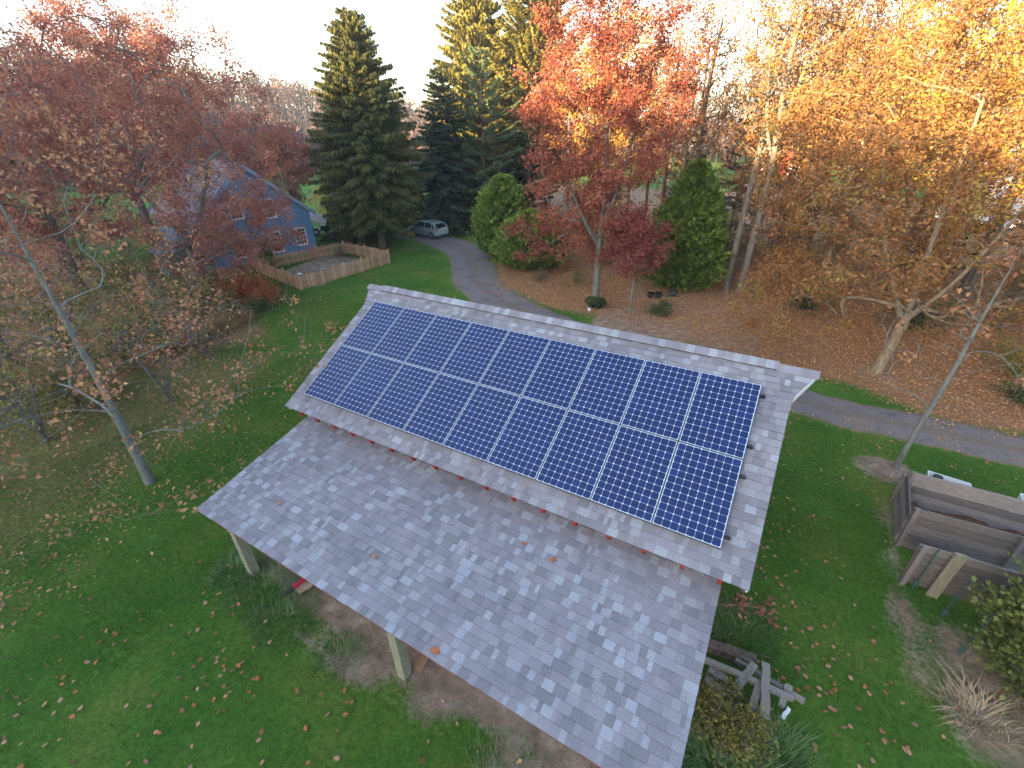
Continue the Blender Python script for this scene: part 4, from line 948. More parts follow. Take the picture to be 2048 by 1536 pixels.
# the big red oaks behind it
rr = R0(102); A = np.concatenate([ring(rr, 330, (.9, .4, 9.1), (6.6, 6.4, 6.4), -.9, .42), np.stack([rr.uniform(.0, 6.0, 90), rr.uniform(-3, 4.5, 90), rr.uniform(2.4, 5.5, 90)], 1), np.stack([rr.uniform(-2.2, 2.0, 44), rr.uniform(1.5, 6.4, 44), rr.uniform(2.0, 5.6, 44)], 1)])
tree('oak_tree', 'broad russet oak spreading in front of the blue house', 'tree', (-20.6, 8.3), [(0, 0, 0), (.05, 0, 2), (-.1, .1, 4), (.2, .1, 7), (.3, 0, 11)], A, .30, (G_LEAF['rust'], 62000, .12, .30, .3, 4), BARK['grey'], 12, 'oaks left of the shed', limbs=[[(0, 0, 3), (1.2, .5, 4.6), (2.8, 1.0, 7.5)], [(0, 0, 3.6), (-1.2, -.6, 5.5), (-2.6, -1, 9)]])
rr = R0(103); A = ring(rr, 300, (0, 0, 8.2), (5.6, 5.6, 6.2), -.9, .45)
tree('oak_tree', 'thin leaved reddish oak at the far left edge of the photo', 'tree', (-19.5, -1.2), [(0, 0, 0), (.1, 0, 2.5), (0, .1, 5), (.1, .1, 11)], A, .24, (G_LEAF['rust'], 24000, .125, .30, .3, 4), BARK['grey'], 13, 'oaks left of the shed', limbs=[[(0, 0, 2.6), (-1, .8, 5), (-2, 1.8, 8)]])
rr = R0(104); A = ring(rr, 300, (0, 0, 8.6), (6.2, 6.2, 6.2), -.9, .45)
tree('oak_tree', 'dense plum red oak behind the shrubs left of the blue house', 'tree', (-28.5, 5.0), [(0, 0, 0), (.1, 0, 2.5), (0, .1, 5), (.1, .1, 12)], A, .3, (G_LEAF['rust'], 30000, .18, .33, .3, 4), BARK['grey'], 14, 'oaks left of the shed')
rr = R0(105); A = ring(rr, 330, (.6, 1.4, 10.5), (6.4, 6.4, 6.6), -.9, .45)
tree('oak_tree', 'tall dark red oak whose crown shows over the roof of the blue house', 'tree', (-37, 13.5), [(0, 0, 0), (.1, 0, 3), (0, .1, 6), (.1, .1, 15)], A, .32, (G_LEAF['rust'], 46000, .18, .38, .3, 4), BARK['grey'], 15, 'oaks left of the shed')

rr = R0(113); A = ring(rr, 200, (0, 0, 6.3), (3.4, 3.4, 3.3), -.9, .45)
tree('oak_tree', 'pinkish red oak between the blue house and the spruces', 'tree', (-29.0, 21.8), [(0, 0, 0), (.1, 0, 2), (0, .1, 4), (.1, .1, 8)], A, .24, (G_LEAF['rust'], 15000, .17, .3, .3, 4), BARK['grey'], 43, 'oaks left of the shed')
rr = R0(114); A = ring(rr, 260, (0, 0, 8.8), (6, 6, 6.5), -.9, .45)
tree('oak_tree', 'hazy russet oak far behind the plum red oak', 'tree', (-43, 5), [(0, 0, 0), (.1, 0, 2.5), (0, .1, 5), (.1, .1, 13)], A, .28, (G_LEAF['rust'], 15000, .24, .36, .3, 4), BARK['grey'], 44, 'oaks left of the shed')
# shrubs of the left border
SH = [(-12.2, -1.5, 1.9, 1.5, 'olive', 'low yellow green shrub nearest to the slender oak'), (-14.3, 1.4, 2.2, 1.7, 'olive', 'yellow green shrub beside the dry grass, just behind the slender oak'), (-16.6, 3.6, 2.7, 1.9, 'olive', 'tall yellow green shrub behind the dry grass clump'),
      (-17.3, 6.3, 2.2, 1.7, 'olive', 'lime tinted shrub in front of the russet oak trunk'), (-20.0, 4.2, 3.0, 2.1, 'olive', 'large olive shrub deep in the left border'), (-18.0, .5, 3.1, 2.0, 'olive', 'olive shrub at the left photo edge behind the pale trunk'),
      (-22.8, 6.2, 3.0, 2.1, 'tanshrub', 'brownish shrub in the shade below the plum red oak'), (-24.0, 1.6, 3.2, 2.3, 'tanshrub', 'tall tan shrub at the back of the left border'), (-15.2, -3.4, 2.2, 1.7, 'tanshrub', 'tan twiggy shrub at the far left lawn edge'), (-22.2, -2.5, 3.0, 2.2, 'olive', 'olive shrub farthest left in the border'),
      (-32.5, 1.5, 3.6, 2.6, 'olive', 'tall olive thicket behind the border, middle one'), (-35, 7.5, 3.4, 2.6, 'tanshrub', 'tan thicket behind the plum red oak trunk'), (-28.5, -3.5, 3.6, 2.6, 'olive', 'olive thicket at the far left edge'), (-38.5, 12, 3.4, 2.6, 'tanshrub', 'tan thicket behind the blue house'),
      (-24.2, 9.6, 2.0, 1.5, 'tanshrub', 'tan shrub by the porch corner of the blue house')]
for k, (x, y, h, rx, m, lb) in enumerate(SH):
    shrub('shrub', lb, (x, y), h * 1.3, rx * 1.2, G_LEAF[m], 200 + k, nst=26, nl=3200 if m == 'olive' else 2400, size=.13, group='shrubs in the left border', spread=.2)
shrub('shrub', 'bright orange red bush at the corner of the picket fence', (-18.6, 9.35), 1.7, 1.75, G_LEAF['orange'], 231, 34, 3200, .12, 'shrubs in the left border', spread=.16)
shrub('shrub', 'orange red bush trailing from the fence corner towards the lawn', (-16.3, 9.3), 1.1, 1.3, G_LEAF['orange'], 232, 26, 1800, .11, 'shrubs in the left border', spread=.15)
shrub('shrub', 'dark green low shrub in front of the orange bush', (-15.5, 8.5), .75, 1.0, G_LEAF['shrub'], 233, 22, 1700, .09, 'shrubs in the left border')
shrub('shrub', 'small dark green shrub beside the dry grass', (-16.0, 7.2), .9, .8, G_LEAF['shrub'], 234, 20, 1200, .09, 'shrubs in the left border')
arborvitae('conical_shrub', 'small cone shaped evergreen between the blue house and the fence', (-23.3, 14.5), 1.75, .62, NEEDLE['arbor'], 6, 2600, .14, None, 'shrub', (1, .96, .85, .72, .58, .45, .32, .2, .1, .02))
shrub('shrub', 'golden leaved bush in the gap between house and spruce', (-35.5, 31.0), 3.6, 2.2, G_LEAF['yellow'], 235, 30, 2600, .16, None)
shrub('shrub', 'twiggy brown plant by the far post inside the picket fence', (-20.6, 18.9), 1.1, .5, G_LEAF['tanshrub'], 236, 16, 500, .08, None)

def tussock(name, label, x, y, n, h, rx, mat, seed, lean=.5, wdt=.012, group=None, cat='grass clump'):
    r = R0(seed); a = r.uniform(0, 6.28, n); q = rx * r.uniform(0, 1, n) ** .6; bx = x + q * np.cos(a); by = y + q * np.sin(a); bz = ground_z(bx, by)
    d = np.stack([np.cos(a + r.normal(0, .8, n)), np.sin(a + r.normal(0, .8, n))], 1); hh = h * r.uniform(.45, 1.15, n); le = lean * hh * r.uniform(.3, 1.5, n)
    sd_ = np.stack([-d[:, 1], d[:, 0]], 1); w_ = wdt * r.uniform(.6, 1.4, n)
    V = np.zeros((n, 6, 3)); 
    for k, (t, ww) in enumerate(((0, 1), (.55, .8), (1, .08))):
        c = np.stack([bx + d[:, 0] * le * t ** 2, by + d[:, 1] * le * t ** 2, bz - .02 + hh * (t - .28 * t ** 2 * lean)], 1)
        for j, sg in enumerate((-1, 1)): V[:, k * 2 + j] = c; V[:, k * 2 + j, :2] += sd_ * (sg * ww * w_ / 2)[:, None]
    i = np.arange(n)[:, None] * 6; F = np.concatenate([i + np.array([[0, 1, 3, 2]]), i + np.array([[2, 3, 5, 4]])]); tt = np.clip(r.normal(.5, .22, n), 0, 1)
    m = MB(); m.add(V.reshape(-1, 3), F, np.concatenate([tt, tt])); return tag(m.build(name, mat, None, loc=(x, y, 0)), label, cat, group)
GRASSM = leaf_mat('grass_blade', [(0, (.046,.098,.015)), (.45, (.082,.156,.021)), (.8, (.14,.190,.035)), (1, (.21,.19,.07))], .25, .7, .15)
WEEDM = leaf_mat('weed_blade', [(0, (.06,.125,.04)), (.5, (.115,.205,.065)), (1, (.25,.31,.14))], .25, .7, .15)
STRAW = leaf_mat('straw_blade', [(0, (.20,.12,.05)), (.5, (.34,.22,.10)), (1, (.45,.32,.17))], .2, .7, .15)
PALE = leaf_mat('pale_straw', [(0, (.30,.22,.12)), (.5, (.46,.36,.22)), (1, (.60,.50,.34))], .2, .7, .15)
for x, y, n, lb, s in ((-14.8, 5.3, 1500, 'tan dry ornamental grass clump along the left border, middle one', 1), (-14.7, 3.7, 1200, 'tan dry ornamental grass clump at the near end of the left border', 2), (-15.2, 6.6, 1000, 'tan dry ornamental grass clump nearest the orange bush', 3)):
    tussock('ornamental_grass', lb, x, y, n, .75, 1.0, STRAW, 300 + s, .7, .02, 'dry grasses of the left border')
tussock('ornamental_grass', 'straw coloured dry grass clump at the lower right corner', 14.2, 1.85, 330, .36, .5, PALE, 310, 1.0, .016)
for x, y, n, h, rx, lb in ((-.15, -2.75, 900, .38, .55, 'pale tall grass tuft round the left lean-to post'), (.9, -2.75, 1100, .36, .8, 'dark grass strip below the left eave'), (1.9, -2.95, 1000, .32, .7, 'dark grass patch in front of the red handled tool'), (3.6, -2.95, 500, .25, .5, 'ragged grass tuft on the bare soil left of the middle post'),
        (10.35, -1.25, 1500, .7, .7, 'long arching grass below the yellow green bush'), (11.2, -.55, 800, .5, .4, 'long grass right of the yellow green bush'), (10.35, 1.5, 1300, .26, .8, 'dark weeds under the right roof edge'), (9.85, .95, 400, .3, .3, 'weeds around the left end of the timber'), (7.4, -3.15, 700, .3, .8, 'grass fringe below the right half of the lean-to eave')):
    tussock('grass_tuft', lb, x, y, n, h * (.62 if y < -1.5 else .8), rx, WEEDM, int(x * 37 + 900), .8, .012, 'tall grass around the shed')
shrub('shrub', 'yellow green seedy bush beside the right roof edge', (10.4, -.62), .8, .68, leaf_mat('leaf_goldenrod', [(0, (.12,.13,.035)), (.5, (.24,.215,.055)), (1, (.40,.31,.09))]), 241, 60, 5200, .055, None, spread=.11, up=.2)

# conifers in the middle
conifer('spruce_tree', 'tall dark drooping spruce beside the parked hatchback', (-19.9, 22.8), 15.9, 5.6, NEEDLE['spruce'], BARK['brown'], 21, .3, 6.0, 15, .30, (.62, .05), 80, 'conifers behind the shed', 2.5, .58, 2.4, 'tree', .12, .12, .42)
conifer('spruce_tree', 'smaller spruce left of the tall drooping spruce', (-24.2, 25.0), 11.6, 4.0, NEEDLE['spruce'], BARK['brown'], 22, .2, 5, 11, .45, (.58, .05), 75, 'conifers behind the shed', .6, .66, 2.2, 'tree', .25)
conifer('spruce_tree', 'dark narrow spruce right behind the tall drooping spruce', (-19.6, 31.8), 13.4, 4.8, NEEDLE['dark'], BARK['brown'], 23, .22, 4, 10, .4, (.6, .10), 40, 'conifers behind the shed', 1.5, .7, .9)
conifer('spruce_tree', 'tall golden lit spruce whose tip leaves the top of the photo', (-22.3, 42), 22, 7.6, NEEDLE['sunlit'], BARK['brown'], 24, .3, 3.8, 13, .42, (.9, .10), 70, 'conifers behind the shed', 2.0, .6, 2.0, 'tree', .25)
conifer('pine_tree', 'blue green white pine with layered plumes above the drive', (-16.6, 33.8), 14.5, 5.6, NEEDLE['pine'], BARK['brown'], 25, .24, 1.4, 8, -.08, (.6, .07), 110, 'conifers behind the shed', 1.6, .55, .25, 'tree', .15, .15)
conifer('pine_tree', 'bright yellow lit white pine behind the red maple', (-16.6, 43.5), 24, 7.6, NEEDLE['sunlit'], BARK['brown'], 26, .26, 2.2, 11, -.1, (.8, .10), 100, 'conifers behind the shed', 3.5, .55, .25)
for x, y, h, lb in ((-24.2, 39.5, 13, 'dark pine at the back left of the parking place'), (-13.2, 36.5, 9.5, 'young pine between the white pine and the red maple')):
    conifer('pine_tree', lb, (x, y), h, 3.6, NEEDLE['dark'], BARK['brown'], int(h * 10), .18, 1.9, 8, 0, (.6, .09), 60, 'conifers behind the shed', 1.8, .65, .3)
for x, y, h, lb, s in ((2.2, 33, 9.0, 'thin dark conifer in the wood left of the paired trunks', 1), (5.2, 38, 11, 'dark conifer in the wood straight behind the arborvitae', 2), (9.6, 36, 10, 'dark conifer in the wood right of the paired trunks', 3), (17.5, 31, 9, 'dark conifer in the wood behind the golden maple', 4), (24, 38, 10, 'dark conifer at the right end of the wood', 5)):
    conifer('pine_tree', lb, (x, y), h, 2.6, NEEDLE['dark'], BARK['brown'], 400 + s, .13, 1.9, 6, .1, (.5, .08), 40, 'conifers in the bare wood', 1.2, .6, .4, gap=.35)
arborvitae('arborvitae', 'rounded arborvitae on the right bank of the drive, taller one', (-9.1, 24.6), 5.6, 1.75, NEEDLE['arbor'], 31, 15000, .24, 'arborvitae along the wood edge', prof=(.35, .85, 1, 1, .98, .93, .85, .72, .5, .15))
arborvitae('arborvitae', 'lower spreading arborvitae between the drive and the red maple', (-5.9, 23.2), 3.7, 2.3, NEEDLE['arbor'], 32, 15000, .24, 'arborvitae along the wood edge', prof=(.4, .8, 1, 1, .97, .92, .84, .7, .48, .12))
arborvitae('arborvitae', 'tall conical arborvitae right of the red maple', (4.3, 23.6), 6.9, 2.05, NEEDLE['arbor'], 33, 20000, .24, 'arborvitae along the wood edge', prof=(.55, .9, 1, .98, .9, .78, .64, .48, .30, .06))
arborvitae('arborvitae', 'yellowish arborvitae cut by the lower right photo edge', (15.5, 3.0), 2.9, 1.2, leaf_mat('needle_yellowed', [(0, (.07,.10,.03)), (.5, (.15,.185,.05)), (1, (.25,.26,.08))], .2, .6), 34, 17000, .10, 'arborvitae along the wood edge', prof=(.6, .95, 1, 1, .95, .86, .74, .58, .36, .08))

# red maple, little red maple
rr = R0(106); A = np.concatenate([ring(rr, 430, (-.4, 0, 9.6), (4.5, 4.3, 6.9), -.95, .42), np.stack([rr.uniform(-4.6, -.5, 34), rr.uniform(-2.5, 2, 34), rr.uniform(2.6, 5.2, 34)], 1), np.stack([rr.uniform(.3, 2.6, 20), rr.uniform(-2, 2, 20), rr.uniform(2.6, 5, 20)], 1)])
tree('maple_tree', 'tall red maple with a straight grey trunk behind the shed', 'tree', (.47, 19.14), [(0, 0, 0), (0, 0, 2.5), (.05, 0, 5), (-.1, 0, 8), (0, 0, 14)], A, .20, (G_LEAF['red'], 66000, .125, .27, .3, 4), BARK['pale'], 16, sag=.06, kmin=.17, limbs=[[(0, 0, 3.0), (-.9, -.3, 4.4), (-2.0, -.6, 6.8)], [(0, 0, 4.2), (.6, .3, 5.6), (1.3, .6, 9.5)]])
rr = R0(107); A = ring(rr, 110, (.1, 0, 3.7), (1.75, 1.7, 1.75), -.95, .45)
tree('maple_tree', 'small crimson maple with a thin stem right of the tall red maple', 'tree', (2.9, 17.9), [(0, 0, 0), (.05, 0, 1.2), (.1, 0, 2.6), (.1, 0, 4.6)], A, .05, (G_LEAF['crimson'], 5200, .13, .2, .5, 4), BARK['pale'], 17, sag=-.02, kmin=.3)
# golden trees on the right
rr = R0(108); A = np.concatenate([ring(rr, 420, (-.3, 0, 7.6), (6.4, 6, 5.8), -.95, .42), np.stack([rr.uniform(-6.0, -1.5, 60), rr.uniform(-2, 4, 60), rr.uniform(1.3, 4, 60)], 1)])
tree('maple_tree', 'big golden brown maple with a forked trunk on the right', 'tree', (13.84, 16.05), [(0, 0, 0), (.12, .05, 1.1), (.25, .05, 2.3), (.1, .3, 4.5), (-.2, .4, 10)], A, .2, (G_LEAF['gold'], 56000, .115, .28, .3, 4), BARK['tan'], 18, 'golden trees on the right', limbs=[[(.2, .05, 2.2), (-.5, -.1, 3.4), (-1.6, .2, 5.6), (-2.4, .2, 8.5)], [(.2, .05, 2.3), (1.2, .0, 4.0), (2.2, .1, 7.5)]])
rr = R0(109); A = ring(rr, 330, (0, 0, 11.5), (5.8, 5.8, 7), -.95, .42)
tree('maple_tree', 'tall glowing yellow maple in the top right corner', 'tree', (20.6, 20.5), [(0, 0, 0), (.1, 0, 3), (0, .2, 7), (0, 0, 15)], A, .27, (G_LEAF['yellow'], 26000, .14, .33, .3, 4), BARK['tan'], 19, 'golden trees on the right')
rr = R0(110); A = ring(rr, 260, (0, 0, 9), (5, 5, 6.5), -.95, .45)
tree('maple_tree', 'orange brown maple between the paired trunks and the golden maple', 'tree', (11.6, 25.5), [(0, 0, 0), (.1, 0, 3), (0, .2, 6), (0, 0, 13)], A, .2, (G_LEAF['gold'], 17000, .14, .33, .3, 4), BARK['tan'], 20, 'golden trees on the right')
rr = R0(111); A = ring(rr, 220, (0, 0, 5.2), (4.4, 4.4, 4), -.95, .45)
tree('maple_tree', 'rusty leaved maple reaching in from the right photo edge', 'tree', (21.8, 14.6), [(0, 0, 0), (.1, 0, 2), (0, .2, 4), (0, 0, 8)], A, .17, (G_LEAF['gold'], 12000, .12, .28, .3, 4), BARK['grey'], 41, 'golden trees on the right')
# young bare tree by the compost bin
rr = R0(112); A = np.concatenate([np.stack([rr.uniform(-1.7, 1.7, 34), rr.uniform(-1.7, 1.7, 34), rr.uniform(2.6, 5.6, 34)], 1), ring(rr, 26, (.1, 0, 5), (1.1, 1.1, 1.8))])
tree('young_tree', 'young bare tree with pale bark beside the gravel drive', 'tree', (13.8, 9.2), [(0, 0, 0), (.03, .05, 1.4), (.15, .05, 3), (.15, .05, 4.8), (.2, 0, 6.6)], A, .066, (G_LEAF['russet'], 260, .14, .12, .3, 2), BARK['pale'], 42, sag=-.04, kmin=.24, upcost=1.3, rmin=.008, ex=.58, seg=.35)

# the paired trunks and the bare wood behind
for k, (x, y, h, lb) in enumerate(((6.94, 24.2, 17, 'grey trunked tall tree, left one of the close pair'), (7.75, 23.7, 18, 'grey trunked tall tree, right one of the close pair'))):
    rr = R0(120 + k); A = ring(rr, 200, (.8 - .8 * k, .4, 12.4), (3.4, 3.2, 6.2), -.9, .5)
    tree('maple_tree', lb, 'tree', (x, y), [(0, 0, 0), (.05, 0, 3), (.15, .1, 7), (.1 - .5 * k, .1, 12), (.3, 0, h)], A, .19, (G_LEAF['gold'], 5000, .14, .3, .3, 3), BARK['grey'], 121 + k, 'paired trunks right of the arborvitae', kmin=.3, sag=-.05, upcost=1.6, rmin=.011, limbs=[[(.1, .05, 7), (.9 - 1.6 * k, .3, 9), (1.6 - 3 * k, .6, 13)]])
rr = R0(130); spots = []
CAND = [(-3.3, 36.5), (-.6, 32), (-2.6, 47), (1.2, 29), (3.4, 30.5), (5.0, 44), (8.8, 30), (7.4, 33.5), (11.0, 31.5), (13.0, 38), (14.6, 28), (16.5, 34.5), (18.6, 27.5), (19.8, 41), (22.5, 33), (25.5, 28), (28, 35), (-6.5, 42), (-7.8, 33.5), (0.8, 40), (10.2, 44), (16, 46), (24, 46), (30, 27), (-10.5, 47), (-22, 50), (-26, 46)]
for k, (x, y) in enumerate(CAND):
    h = rr.uniform(15, 20); A = ring(rr, 170, (rr.normal(0, .4), 0, h * .66), (rr.uniform(2.4, 3.4), rr.uniform(2.4, 3.4), h * .36), -.9, .5)
    tree('bare_tree', 'tall leafless tree with ascending limbs in the wood behind the shed', 'tree', (x, y), [(0, 0, 0), (rr.normal(0, .1), 0, h * .2), (rr.normal(0, .25), rr.normal(0, .2), h * .5), (rr.normal(0, .3), rr.normal(0, .3), h * .95)], A, rr.uniform(.11, .2), (G_LEAF['gold' if k % 3 else 'orange'], int(rr.choice([800, 2000, 4200])), .17, .3, .3, 2), BARK['brown' if k % 2 else 'grey'], 500 + k, 'leafless trees of the wood', kmin=.28, sag=-.08, upcost=1.8, rmin=.013, seg=.8)
for k, (x, y, h, rx, m, nl, lb) in enumerate(((-3.5, 30.5, 17, 4.2, 'yellow', 15000, 'tall yellow leaved tree glowing behind the left side of the red maple'), (2.4, 28.5, 16, 3.6, 'gold', 6000, 'thin amber leaved tree close behind the red maple'), (9.8, 28.2, 15, 3.6, 'gold', 9000, 'tan leaved tree behind the paired trunks'), (15.6, 24.5, 17, 4.4, 'yellow', 15000, 'amber yellow tree right behind the golden maple'), (24.5, 25.5, 17, 5.0, 'yellow', 16000, 'yellow tree at the back of the top right corner'), (6.2, 35.5, 17, 4.2, 'gold', 8000, 'thin tan leaved tree deep in the wood'), (19.2, 30.5, 17, 4.6, 'gold', 13000, 'rusty tan tree deep in the wood on the right'), (-9.0, 38.5, 16, 4.0, 'orange', 9000, 'orange tree behind the rounded arborvitae'), (12.2, 33.5, 18, 4.4, 'yellow', 12000, 'yellow tree far behind the gap right of the paired trunks'), (7.2, 30.0, 18, 3.6, 'gold', 8000, 'tan leaved tall tree filling the gap behind the paired trunks'), (28.5, 20.0, 14, 5.0, 'gold', 12000, 'golden tree beyond the right photo edge'))):
    rr = R0(170 + k); A = ring(rr, 210, (0, 0, h * .58), (rx, rx, h * .44), -.95, .45)
    tree('maple_tree', lb, 'tree', (x, y), [(0, 0, 0), (.1, 0, h * .2), (0, .2, h * .45), (.1, 0, h * .95)], A, .19, (G_LEAF[m], nl, .15, .34, .3, 4), BARK['tan' if k % 2 else 'grey'], 700 + k, 'leafy trees of the wood', sag=-.05, kmin=.2, upcost=1.3, seg=.7, rmin=.01)
# understory along the wood edge
for k, (x, y, h, rx, m, lb, nl) in enumerate(((4.4, 18.4, .7, .95, 'shrub', 'low green shrub in the leaf litter near the crimson maple', 900), (-4.0, 20.6, .8, 1.3, 'tanshrub', 'twiggy brown shrub in front of the lower arborvitae', 260), (-1.6, 21.4, .9, 1.0, 'olive', 'yellowish undergrowth left of the red maple trunk', 500), (8.6, 23.5, .8, 1.1, 'olive', 'yellow green undergrowth at the foot of the paired trunks', 600), (11.2, 22.8, 1.6, 1.7, 'shrub', 'green bush in the shade behind the golden maple, left one', 1900), (15.6, 22.0, 1.8, 1.9, 'shrub', 'green bush in the shade behind the golden maple, right one', 2000), (18.6, 18.2, 1.7, 1.6, 'olive', 'olive bush at the right edge behind the drive', 1500), (1.8, 24.8, .9, .9, 'olive', 'pale undergrowth behind the crimson maple', 420), (18.3, 15.6, .8, 1.0, 'shrub', 'low dark green plant by the drive at the right photo edge', 900))):
    shrub('shrub', lb, (x, y), h, rx, G_LEAF[m], 600 + k, 22, nl, .11, 'undergrowth of the wood edge')

for k, (x, y, h, m, lb) in enumerate(((-1.5, 26.5, 4.2, 'tanshrub', 'tan leaved sapling behind the red maple trunk'), (1.6, 30.5, 5.0, 'gold', 'gold leaved sapling behind the crimson maple'), (6.3, 27.8, 5.0, 'tanshrub', 'tan leaved sapling just behind the paired trunks'), (9.4, 26.0, 4.2, 'gold', 'gold leaved sapling right of the paired trunks'), (12.6, 29.5, 5.5, 'olive', 'olive leaved sapling behind the golden maple'), (16.2, 28.0, 5.5, 'gold', 'gold leaved sapling in the middle of the right wood'), (19.5, 24.0, 5.0, 'tanshrub', 'tan leaved sapling near the right edge of the wood'), (23.5, 29.0, 6.0, 'gold', 'gold leaved sapling at the right end of the wood'), (4.2, 33.0, 5.5, 'olive', 'olive leaved sapling behind the tall conical arborvitae'), (-5.0, 32.0, 5.0, 'orange', 'orange leaved sapling behind the low spreading arborvitae'), (9.0, 39.0, 6.0, 'tanshrub', 'tan leaved sapling far back in the wood'), (15.5, 38.0, 6.5, 'gold', 'gold leaved sapling far back in the wood'))):
    shrub('sapling', lb, (x, y), h, h * .42, G_LEAF[m], 800 + k, 26, 2600, .15, 'saplings of the wood', spread=.3, cat='sapling')
for k, (x, y, h, lb) in enumerate(((-9.6, .6, 4.4, 'thin twiggy sapling beyond the slender oak, nearest the lawn'), (-10.8, -2.8, 4.8, 'thin twiggy sapling left of the slender oak'), (-13.0, -.4, 5.2, 'thin twiggy sapling between the slender oak and the olive shrubs'), (-12.4, 3.6, 4.0, 'thin twiggy sapling beside the dry ornamental grasses'), (-9.2, -4.6, 4.6, 'thin twiggy sapling at the left photo edge'))):
    shrub('sapling', lb, (x, y), h, h * .5, G_LEAF[('russet', 'tanshrub', 'olive', 'tanshrub', 'olive')[k]], 830 + k, 46, 1300, .10, 'twiggy saplings of the left border', spread=.3, cat='sapling', wmax=3)
# far woods on the hill: countless, one object
def far_woods():
    r = R0(140); n = 2600; az = r.uniform(-128, -33, n); rr = r.uniform(105, 262, n); P = hill_left(az, rr); cm = MB()
    P = P[P[:, 2] > -.8]; az = r.uniform(-46, 40, 700); rr = r.uniform(112, 165, 700); B = np.stack([CP[0] + rr * np.sin(np.radians(az)), CP[1] + rr * np.cos(np.radians(az)), 0 * az], 1); P = np.concatenate([P, B]); n = len(P); h = r.uniform(6, 10, n); tone = r.uniform(0, .85, n); m = 60
    v = r.standard_normal((n, m, 3)); v /= np.linalg.norm(v, axis=2)[..., None]; v *= r.uniform(.3, 1, (n, m, 1)) ** .5
    C = P[:, None] + np.array([0, 0, 1.]) * (h * .62)[:, None, None] + v * np.stack([h * .3, h * .3, h * .42], 1)[:, None]
    leaves(cm, C.reshape(-1, 3), 1.0, r, .40, 0, np.repeat(tone, m) + r.normal(0, .1, n * m), fold=.1)
    for p, hh in zip(P, h): cm.beam(p, p + np.array([r.normal(0, .4), r.normal(0, .4), hh * .9]), .22, .22, (1, 0, 0), tone=.1)
    return tag(cm.build('far_woods', leaf_mat('far_leaf', [(0, (.055,.042,.045)), (.5, (.10,.07,.068)), (.8, (.17,.075,.05)), (1, (.09,.09,.045))], .15)), 'leafless purple brown woods covering the far hillside', 'woods', kind='stuff')
far_woods()

# ------------------------------------------------------------------ fallen leaves and grass
UNDER = [(-.3, -3.1), (9.9, -3.1), (9.9, 7.3), (-.3, 7.3)]
def free(x, y):
    """open ground: not inside the shed, house, bins"""
    ok = ~((x > -.1) & (x < 9.7) & (y > -2.5) & (y < 6.8)); ok &= ~((x > 13.3) & (y > 4.3) & (y < 7.7)); ok &= ~in_poly(x, y, [(-26.3, 11.4), (-24.1, 19.7), (-35, 22), (-37, 14)])
    return ok
LITM = leaf_mat('fallen_leaf', [(0, (.20,.10,.05)), (.3, (.34,.175,.09)), (.55, (.46,.255,.13)), (.8, (.54,.33,.15)), (1, (.60,.43,.16))], .1, .75, .15)
def scatter(r, n, box, dens):
    x = r.uniform(box[0], box[1], n); y = r.uniform(box[2], box[3], n); k = (r.uniform(0, 1, n) < dens(x, y)) & free(x, y); return x[k], y[k]
rl = R0(150)
def lawn_density(x, y):
    d = leaf_density(x, y); ln = lump(x, y, 2.5, 44)
    base = .05 + .10 * smooth(-(x), -1.5, 4) * (1 - smooth(y, 12, 22)) + .02 * smooth(x, 9.9, 10.3)
    g = np.clip(base * (.6 + 1.2 * ln), .008, 1) + .45 * d ** 1.6 * np.clip(.75 + .7 * ln, .15, 1.4)
    g = np.where((drive_dist(x, y) < 1.4), np.maximum(g * .45, .16 * (x > 8) * (.6 + .8 * ln)), g); return np.clip(g, 0, 1)
x, y = scatter(rl, 150000, (-30, 30, -9, 44), lawn_density)
x2, y2 = scatter(rl, 110000, (-20, 16, -9, 12), lawn_density); x3, y3 = scatter(rl, 220000, (-9, 26, 11, 38), lambda x, y: leaf_density(x, y) * .85); x2 = np.concatenate([x2, x3]); y2 = np.concatenate([y2, y3]); x = np.concatenate([x, x2]); y = np.concatenate([y, y2])
P = np.stack([x, y, ground_z(x, y) + .035 + np.where(drive_dist(x, y) < 1.7, .02, 0)], 1)
# the 290 leaves nearest to the camera inside the picture are objects of their own
dist = np.linalg.norm(P - CP, axis=1); vis = in_frame(P, 10); roofhide = (P[:, 0] > -.2) & (P[:, 0] < 9.9) & (P[:, 1] > -3.2)
order = np.argsort(np.where(vis & ~roofhide, dist, 1e9))[:290]; one = np.zeros(len(P), bool); one[order] = True
for k in order:
    o = bpy.data.objects.new('oak_leaf', LMESH[int(rl.integers(0, 8))]); COL.objects.link(o); s = rl.uniform(.06, .115)
    o.location = P[k] + np.array([0, 0, .01]); o.scale = (s, s, s); o.rotation_euler = (rl.normal(0, .3), rl.normal(0, .3) + (PI if rl.uniform() < .3 else 0), rl.uniform(0, 6.28))
    tag(o, 'curled brown oak leaf fallen on the lawn near the shed', 'leaf', 'fallen oak leaves on the lawn')
mb = MB(); Q = P[~one]; fl = rl.uniform(.05, .11, len(Q)) * np.where(Q[:, 1] > 30, 1.25, 1); leaves(mb, Q, fl, rl, .6, 1.3, np.clip(rl.normal(.5, .22, len(Q)) - .24 * (Q[:, 1] < 11) + .12 * lump(Q[:, 0], Q[:, 1], 5, 61), 0, 1), fold=.35)
tag(mb.build('fallen_leaves', LITM), 'carpet of brown and orange fallen leaves on lawn and wood floor', 'leaves', kind='stuff')

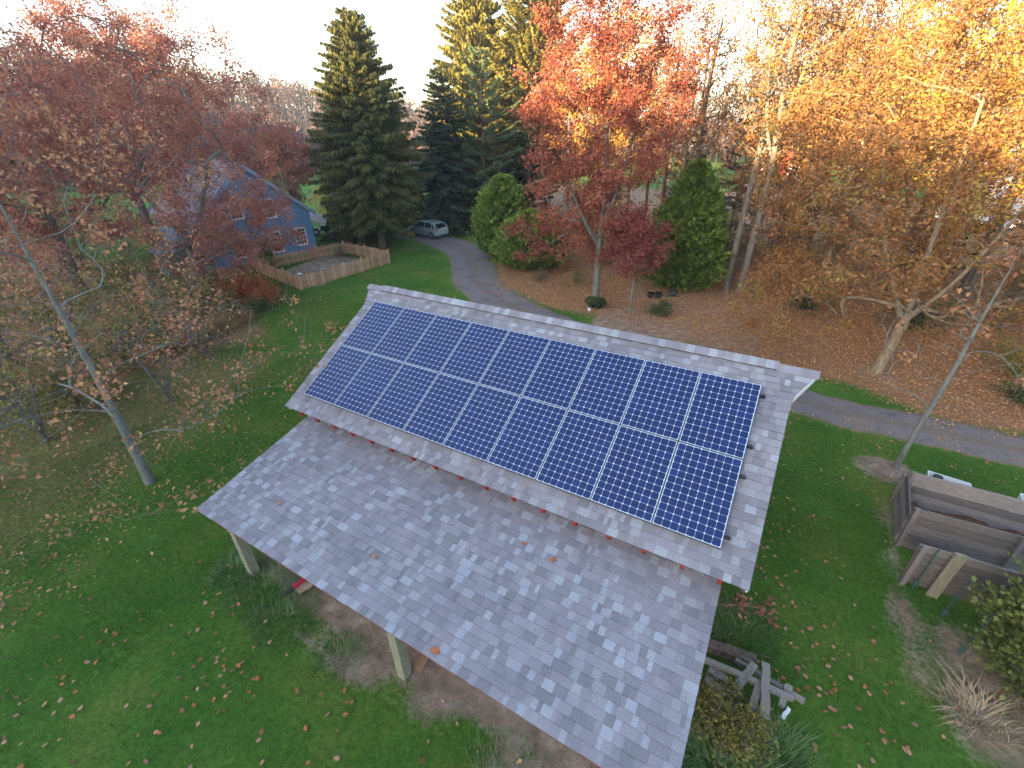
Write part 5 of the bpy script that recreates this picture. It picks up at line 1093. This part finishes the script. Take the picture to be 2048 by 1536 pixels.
def blades(r, x, y, h, wd):
    n = len(x); a = r.uniform(0, 6.28, n); z = ground_z(x, y); d = np.stack([np.cos(a), np.sin(a)], 1); s = np.stack([-d[:, 1], d[:, 0]], 1); hh = h * r.uniform(.6, 1.3, n); le = hh * r.uniform(.2, .9, n)
    V = np.zeros((n, 3, 3)); V[:, 0, 0] = x; V[:, 0, 1] = y; V[:, 0, 2] = z - .005; V[:, 1] = V[:, 0]; V[:, 0, :2] += s * (wd / 2)[:, None]; V[:, 1, :2] -= s * (wd / 2)[:, None]
    V[:, 2, 0] = x + d[:, 0] * le; V[:, 2, 1] = y + d[:, 1] * le; V[:, 2, 2] = z + hh
    return V
rg = R0(160); mb = MB()
def grass_ok(x, y): return (1 - .85 * np.clip(leaf_density(x, y) * 1.1, 0, 1) * (y > 9)) * (1 - np.clip(dirt_mask(x, y) * 1.15, 0, 1)) * (drive_dist(x, y) > 1.25) * (drive_dist(x, y) > np.interp(x, [-20, -14, -9, -4, 0], [1.9, 2.0, 1.95, 1.7, 1.3]))
for n, box, h, wd in ((330000, (-9, 16, -9, 6), .055, .009), (170000, (-20, 0, -6, 12), .055, .013), (60000, (9.5, 20, 4, 12), .05, .012), (130000, (-36, 0, 8, 24), .05, .02)):
    x, y = scatter(rg, n, box, grass_ok); keep = in_frame(np.stack([x, y, 0 * x], 1), 420); x = x[keep]; y = y[keep]
    V = blades(rg, x, y, h * (1 + .35 * lump(x, y, 1.3, 71)), np.full(len(x), wd)); mb.add(V.reshape(-1, 3), np.arange(3 * len(x)).reshape(-1, 3), np.clip(.45 + .22 * lump(x, y, 2.2, 72) + .22 * lump(x, y, .55, 75) + .25 * np.clip(lump(x, y, 7, 73), -.3, 1) + rg.normal(0, .15, len(x)), 0, 1))
tag(mb.build('lawn_grass', GRASSM), 'short green lawn grass around the shed', 'grass', kind='stuff')

# thin evening air
HAZE = MB(); HAZE.box((-640, -640, -4), (640, 640, 54))
hm, hnt, hN, hL = new_mat('haze_air'); ho = hN.new('ShaderNodeOutputMaterial'); hv = hN.new('ShaderNodeVolumePrincipled')
hv.inputs['Color'].default_value = (.93, .93, .95, 1); hv.inputs['Density'].default_value = .0006; hv.inputs['Anisotropy'].default_value = .2
hL.new(hv.outputs[0], ho.inputs['Volume'])
tag(HAZE.build('haze', hm), 'thin pale evening haze over the valley', 'haze', kind='stuff')
